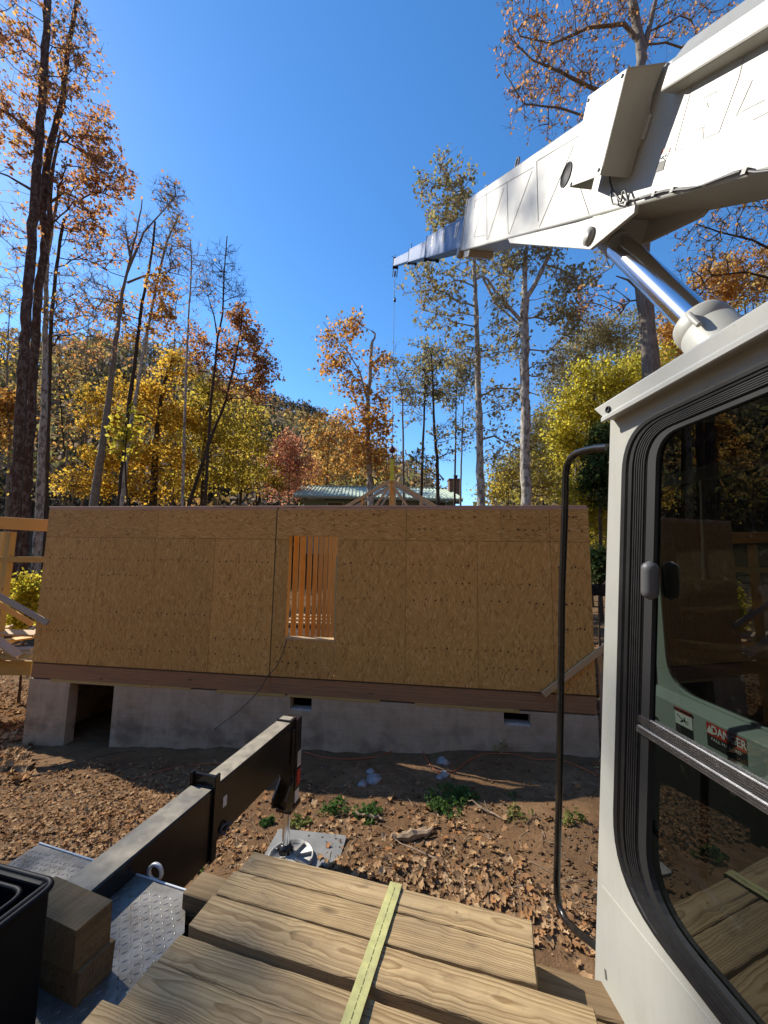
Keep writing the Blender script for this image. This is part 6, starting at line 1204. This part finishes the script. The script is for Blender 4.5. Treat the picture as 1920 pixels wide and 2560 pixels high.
slim = [([(1009, 1235), (1008, 1110), (1006, 996), (1000, 955), (985, 915), (980, 890)], 25, [(985, 930, 45, 60, 50, .3), (1030, 1010, 40, 60, 40, .3)], 'slim tree just right of the hoist rope with a sparse olive crown', 'b_grey', .12),
        ([(1053, 1240), (1058, 1100), (1062, 990), (1064, 920), (1066, 880)], 28, [(1060, 900, 50, 60, 60, .8), (1040, 970, 60, 50, 50, .6), (1085, 990, 40, 50, 40, .6)], 'olive crowned tree between two slim trunks right of the rope', 'b_brown', .17),
        ([(1095, 1258), (1094, 1190), (1093, 1145), (1086, 1080), (1083, 996), (1080, 930), (1078, 880)], 23, [(1085, 905, 40, 50, 40, .4), (1120, 1100, 50, 60, 40, .3), (1050, 1160, 40, 30, 24, .3)], 'dark crooked trunk rising past the roof truss, thin crown', 'b_brown', .17),
        ([(1137, 1200), (1139, 1100), (1140, 996), (1142, 940), (1144, 910)], 29, [(1145, 930, 42, 45, 50, .8), (1130, 990, 40, 40, 36, .7)], 'left one of two close thin trunks by the chimney', 'b_brown', .12),
        ([(1152, 1200), (1155, 1110), (1158, 1030), (1160, 980), (1166, 940)], 29.5, [(1170, 960, 40, 45, 40, .7), (1165, 1060, 40, 50, 30, .4)], 'right one of two close thin trunks by the chimney', 'b_grey', .11)]
for pts, Yk, cr, lb, bk, r in slim: TR(lb, [(pts, Yk, r, r*.25)], cr, Yk, 'l_pale', bk, GL, per=14, lsize=.12, zmin=6, twig=.6, lspread=.45, rtip=.010)
TR('tall sycamore with white upper trunk and sparse leaves, left of the boom tip pair', [([(1203, 1262), (1201, 1180), (1199, 1095), (1197, 980), (1194, 898), (1190, 790), (1187, 700), (1184, 620), (1180, 560), (1165, 500), (1150, 450)], 19, .26, .06), ([(1187, 700), (1205, 690), (1240, 760), (1300, 812)], (19, 18.8), .07, .05), ([(1196, 990), (1215, 985), (1240, 970), (1300, 972), (1350, 990)], 19, .06, .02), ([(1200, 1100), (1235, 1090), (1290, 1120), (1288, 1150)], 19, .06, .02)],
   [(1120, 480, 80, 95, 70, .9), (1140, 560, 80, 60, 50, .8), (1080, 700, 90, 60, 60, .5), (1100, 780, 80, 60, 50, .4), (1260, 680, 60, 80, 46, .4), (1260, 860, 70, 70, 50, .5), (1140, 880, 60, 60, 40, .4), (1260, 1000, 60, 60, 40, .4), (1240, 1100, 50, 60, 24, .3), (1190, 640, 50, 60, 30, .5)], 19, 'l_pale', 'b_pale', GL, per=15, lsize=.11, zmin=5, twig=.55, lspread=.24, rtip=.009)
TR('straight sycamore with a pale fork under the boom and a grey lower trunk', [([(1314, 1262), (1313, 1130), (1313, 996), (1311, 900), (1310, 798), (1312, 752)], 17, .25, .19), ([(1312, 752), (1311, 700), (1314, 640), (1318, 600), (1322, 500)], 17, .14, .06), ([(1312, 752), (1335, 715), (1352, 680), (1372, 640), (1385, 600), (1410, 520)], 17, .12, .05), ([(1362, 662), (1400, 672), (1440, 700), (1480, 700), (1530, 668)], 17, .05, .02), ([(1310, 812), (1275, 770), (1240, 730), (1220, 700), (1205, 690)], 17, .09, .05)],
   [(1400, 760, 70, 80, 50, .7), (1440, 700, 60, 50, 36, .7), (1360, 640, 60, 50, 40, .6), (1270, 640, 50, 60, 36, .6), (1420, 820, 50, 50, 30, .8), (1250, 760, 50, 60, 30, .5), (1370, 900, 50, 60, 26, .4), (1350, 540, 60, 60, 24, .5), (1530, 620, 60, 40, 24, .4)], 17, 'l_pale', 'b_pale', GL, per=13, lsize=.10, zmin=6, twig=.55, lspread=.24, rtip=.009)
TR('thick ridged trunk behind the crane boom with a high brown crown', [([(1626, 925), (1620, 850), (1612, 745), (1608, 640), (1604, 520), (1598, 330), (1590, 220), (1604, 150), (1600, 90), (1580, 0), (1570, -120)], 14.5, .40, .14), ([(1604, 150), (1620, 80), (1640, 0), (1650, -100)], 14.5, .13, .05), ([(1600, 110), (1560, 60), (1470, 70), (1380, 110), (1300, 90)], 14.5, .10, .025), ([(1598, 300), (1540, 240), (1480, 220), (1400, 180), (1330, 150), (1270, 90)], 14.5, .11, .02), ([(1598, 360), (1520, 310), (1400, 270), (1310, 260), (1260, 180)], 14.5, .06, .02), ([(1614, 740), (1570, 700), (1540, 690)], 14.5, .06, .02)],
   [(1320, 120, 100, 110, 60, .7), (1420, 60, 110, 80, 60, .8), (1540, 40, 100, 70, 50, .9), (1400, 200, 110, 80, 60, .6), (1330, 260, 80, 60, 40, .6), (1500, 200, 80, 70, 36, .8), (1700, 60, 110, 100, 60, .8), (1840, 80, 110, 110, 50, .6), (1300, 20, 80, 50, 30, .6), (1420, 330, 70, 40, 24, .6), (1500, 760, 90, 60, 26, .8)], 14.5, 'l_rust', 'b_grey', GL, per=8, lsize=.075, zmin=9, twig=.5, lspread=.16, rtip=.0075)
TR('wide bare tree reaching behind the lift cylinder on the right', [([(1990, 900), (1980, 760), (1960, 640), (1940, 560)], 16, .2, .08), ([(1960, 640), (1880, 600), (1800, 580), (1740, 560)], 16, .06, .02), ([(1950, 700), (1860, 680), (1780, 690), (1720, 740)], 16, .05, .02)],
   [(1800, 600, 120, 70, 80, .3), (1860, 520, 90, 60, 50, .3), (1740, 700, 90, 70, 50, .35), (1900, 680, 80, 60, 40, .3)], 16, 'l_orange', 'b_brown', GL, per=9, lsize=.075, zmin=6, rtip=.0075)
# -- right side
TR('bright yellow green tree left of the cab roof corner', [([(1470, 1230), (1472, 1130), (1480, 1040), (1490, 960)], 21, .18, .06)], [(1480, 950, 70, 60, 60, 1.1), (1440, 1020, 60, 60, 60, 1.1), (1520, 1040, 70, 60, 60, 1.), (1410, 1090, 45, 40, 40, 1.2), (1560, 960, 60, 60, 50, 1.), (1470, 1110, 70, 50, 50, .9), (1420, 1150, 40, 40, 24, .8), (1620, 920, 70, 60, 50, 1.)], 21, 'l_lime', 'b_brown', GL, per=24, lsize=.09, zmin=4, lspread=.4, twig=.6)
TR('tan crowned tree on the slope above the yellow green one', [([(1440, 1200), (1450, 1000), (1462, 880), (1470, 830)], 30, .2, .06)], [(1470, 840, 60, 50, 70, 1.), (1430, 900, 55, 50, 60, 1.), (1520, 850, 60, 50, 60, 1.), (1390, 960, 45, 45, 50, .8), (1580, 820, 60, 50, 50, 1.)], 30, 'l_pale', 'b_grey', GL, per=30, lsize=.10, zmin=6, lspread=.55, twig=.8)
TR('rusty tan tree right of the thick ridged trunk', [([(1740, 900), (1742, 800), (1745, 740)], 24, .16, .06)], [(1720, 800, 70, 60, 60, 1.), (1780, 720, 80, 60, 60, 1.), (1860, 700, 90, 70, 60, 1.), (1680, 860, 50, 50, 36, 1.)], 24, 'l_orange', 'b_grey', GL, per=34, lsize=.10, zmin=6, lspread=.45, twig=.7)
TR('dark green drooping evergreen between the grab rail and the cab', [([(1500, 1300), (1502, 1180), (1504, 1080)], 17, .1, .03)], [(1500, 1130, 40, 40, 36, 1.), (1490, 1190, 46, 40, 40, 1.), (1520, 1230, 50, 40, 36, 1.), (1510, 1080, 30, 30, 18, 1.)], 17, 'l_green', 'b_brown', GL, per=36, lsize=.085, zmin=4, droop=.5, lspread=.32)
TR('sparse tan brush between the two sycamores and the grab rail', [([(1270, 1265), (1272, 1200), (1278, 1130)], 24, .08, .03)], [(1270, 1190, 60, 60, 60, .8), (1360, 1180, 60, 70, 70, .9), (1340, 1090, 50, 60, 50, .7), (1400, 1230, 50, 40, 40, .9), (1230, 1230, 40, 36, 30, .8)], 24, 'l_olive', 'b_grey', GL, cat='bush', name='bush', per=16, lsize=.09, zmin=4, lspread=.5, twig=.8, rtip=.009)
TR('golden brush at the right end of the wall top', [([(1440, 1300), (1442, 1250), (1446, 1220)], 18, .06, .02)], [(1440, 1240, 50, 40, 50, 1.), (1490, 1290, 40, 50, 50, 1.), (1510, 1350, 30, 50, 36, .8)], 18, 'l_lime', 'b_grey', GL, cat='bush', name='bush', per=22, lsize=.085, zmin=2, lspread=.4, twig=.6)
TR('dark green leafy shrub seen past the right wall corner', [([(1497, 1460), (1498, 1430), (1500, 1400)], 12.5, .03, .01)], [(1500, 1400, 26, 36, 40, 1.), (1506, 1440, 24, 24, 24, 1.)], 12.5, 'l_green', 'b_brown', None, cat='shrub', name='shrub', per=30, lsize=.07, zmin=.5, rtip=.004, twig=.25, lspread=.16)
# black silt fence past the right corner
mb = MB(); a, b = atY(1470, 1458, 11.5), atY(1600, 1462, 11.0); a2 = atY(1470, 1495, 11.5); sf = empty('silt_fence', Vector((a.x, a.y, float(gz(a.x, a.y)))), 'black silt fence on the ground beyond the right wall corner', 'fence')
n = 16; v = []
for i in range(n+1):
    p = a.lerp(b, i/n); z = p.z-.03*math.sin(i*2.1)**2; y = .04*math.sin(i*1.3); v += [(p.x, p.y+y, z), (p.x, p.y+y*.3, z-.34)]
mb.add(v, [(2*i, 2*i+1, 2*i+3, 2*i+2) for i in range(n)]); so_ = mb.build('fence_fabric', M_['rubber'], sf); mo = so_.modifiers.new('thickness', 'SOLIDIFY'); mo.thickness = .004
for i in (0, 6, 12): p = a.lerp(b, i/n); mb = MB(); mb.box((p.x-.02, p.y+.03, float(gz(p.x, p.y))-.2), (p.x+.02, p.y+.07, p.z+.06)); mb.build('fence_post', M_['grey_wood'], sf)


# a sparse tree just left of the view: it stands on the lot and dapples the truck bed
TR('sparse tall tree on the left edge of the lot, mostly bare', [([(-390, 1290), (-380, 900), (-370, 500), (-360, 100)], 13.5, .2, .06)], [(-390, 60, 160, 150, 60, .8), (-380, 330, 150, 150, 60, .7), (-380, -200, 150, 120, 40, .8)], 13.5, 'l_rust', 'b_brown', GL, per=24, lsize=.10, zmin=9, rtip=.010)
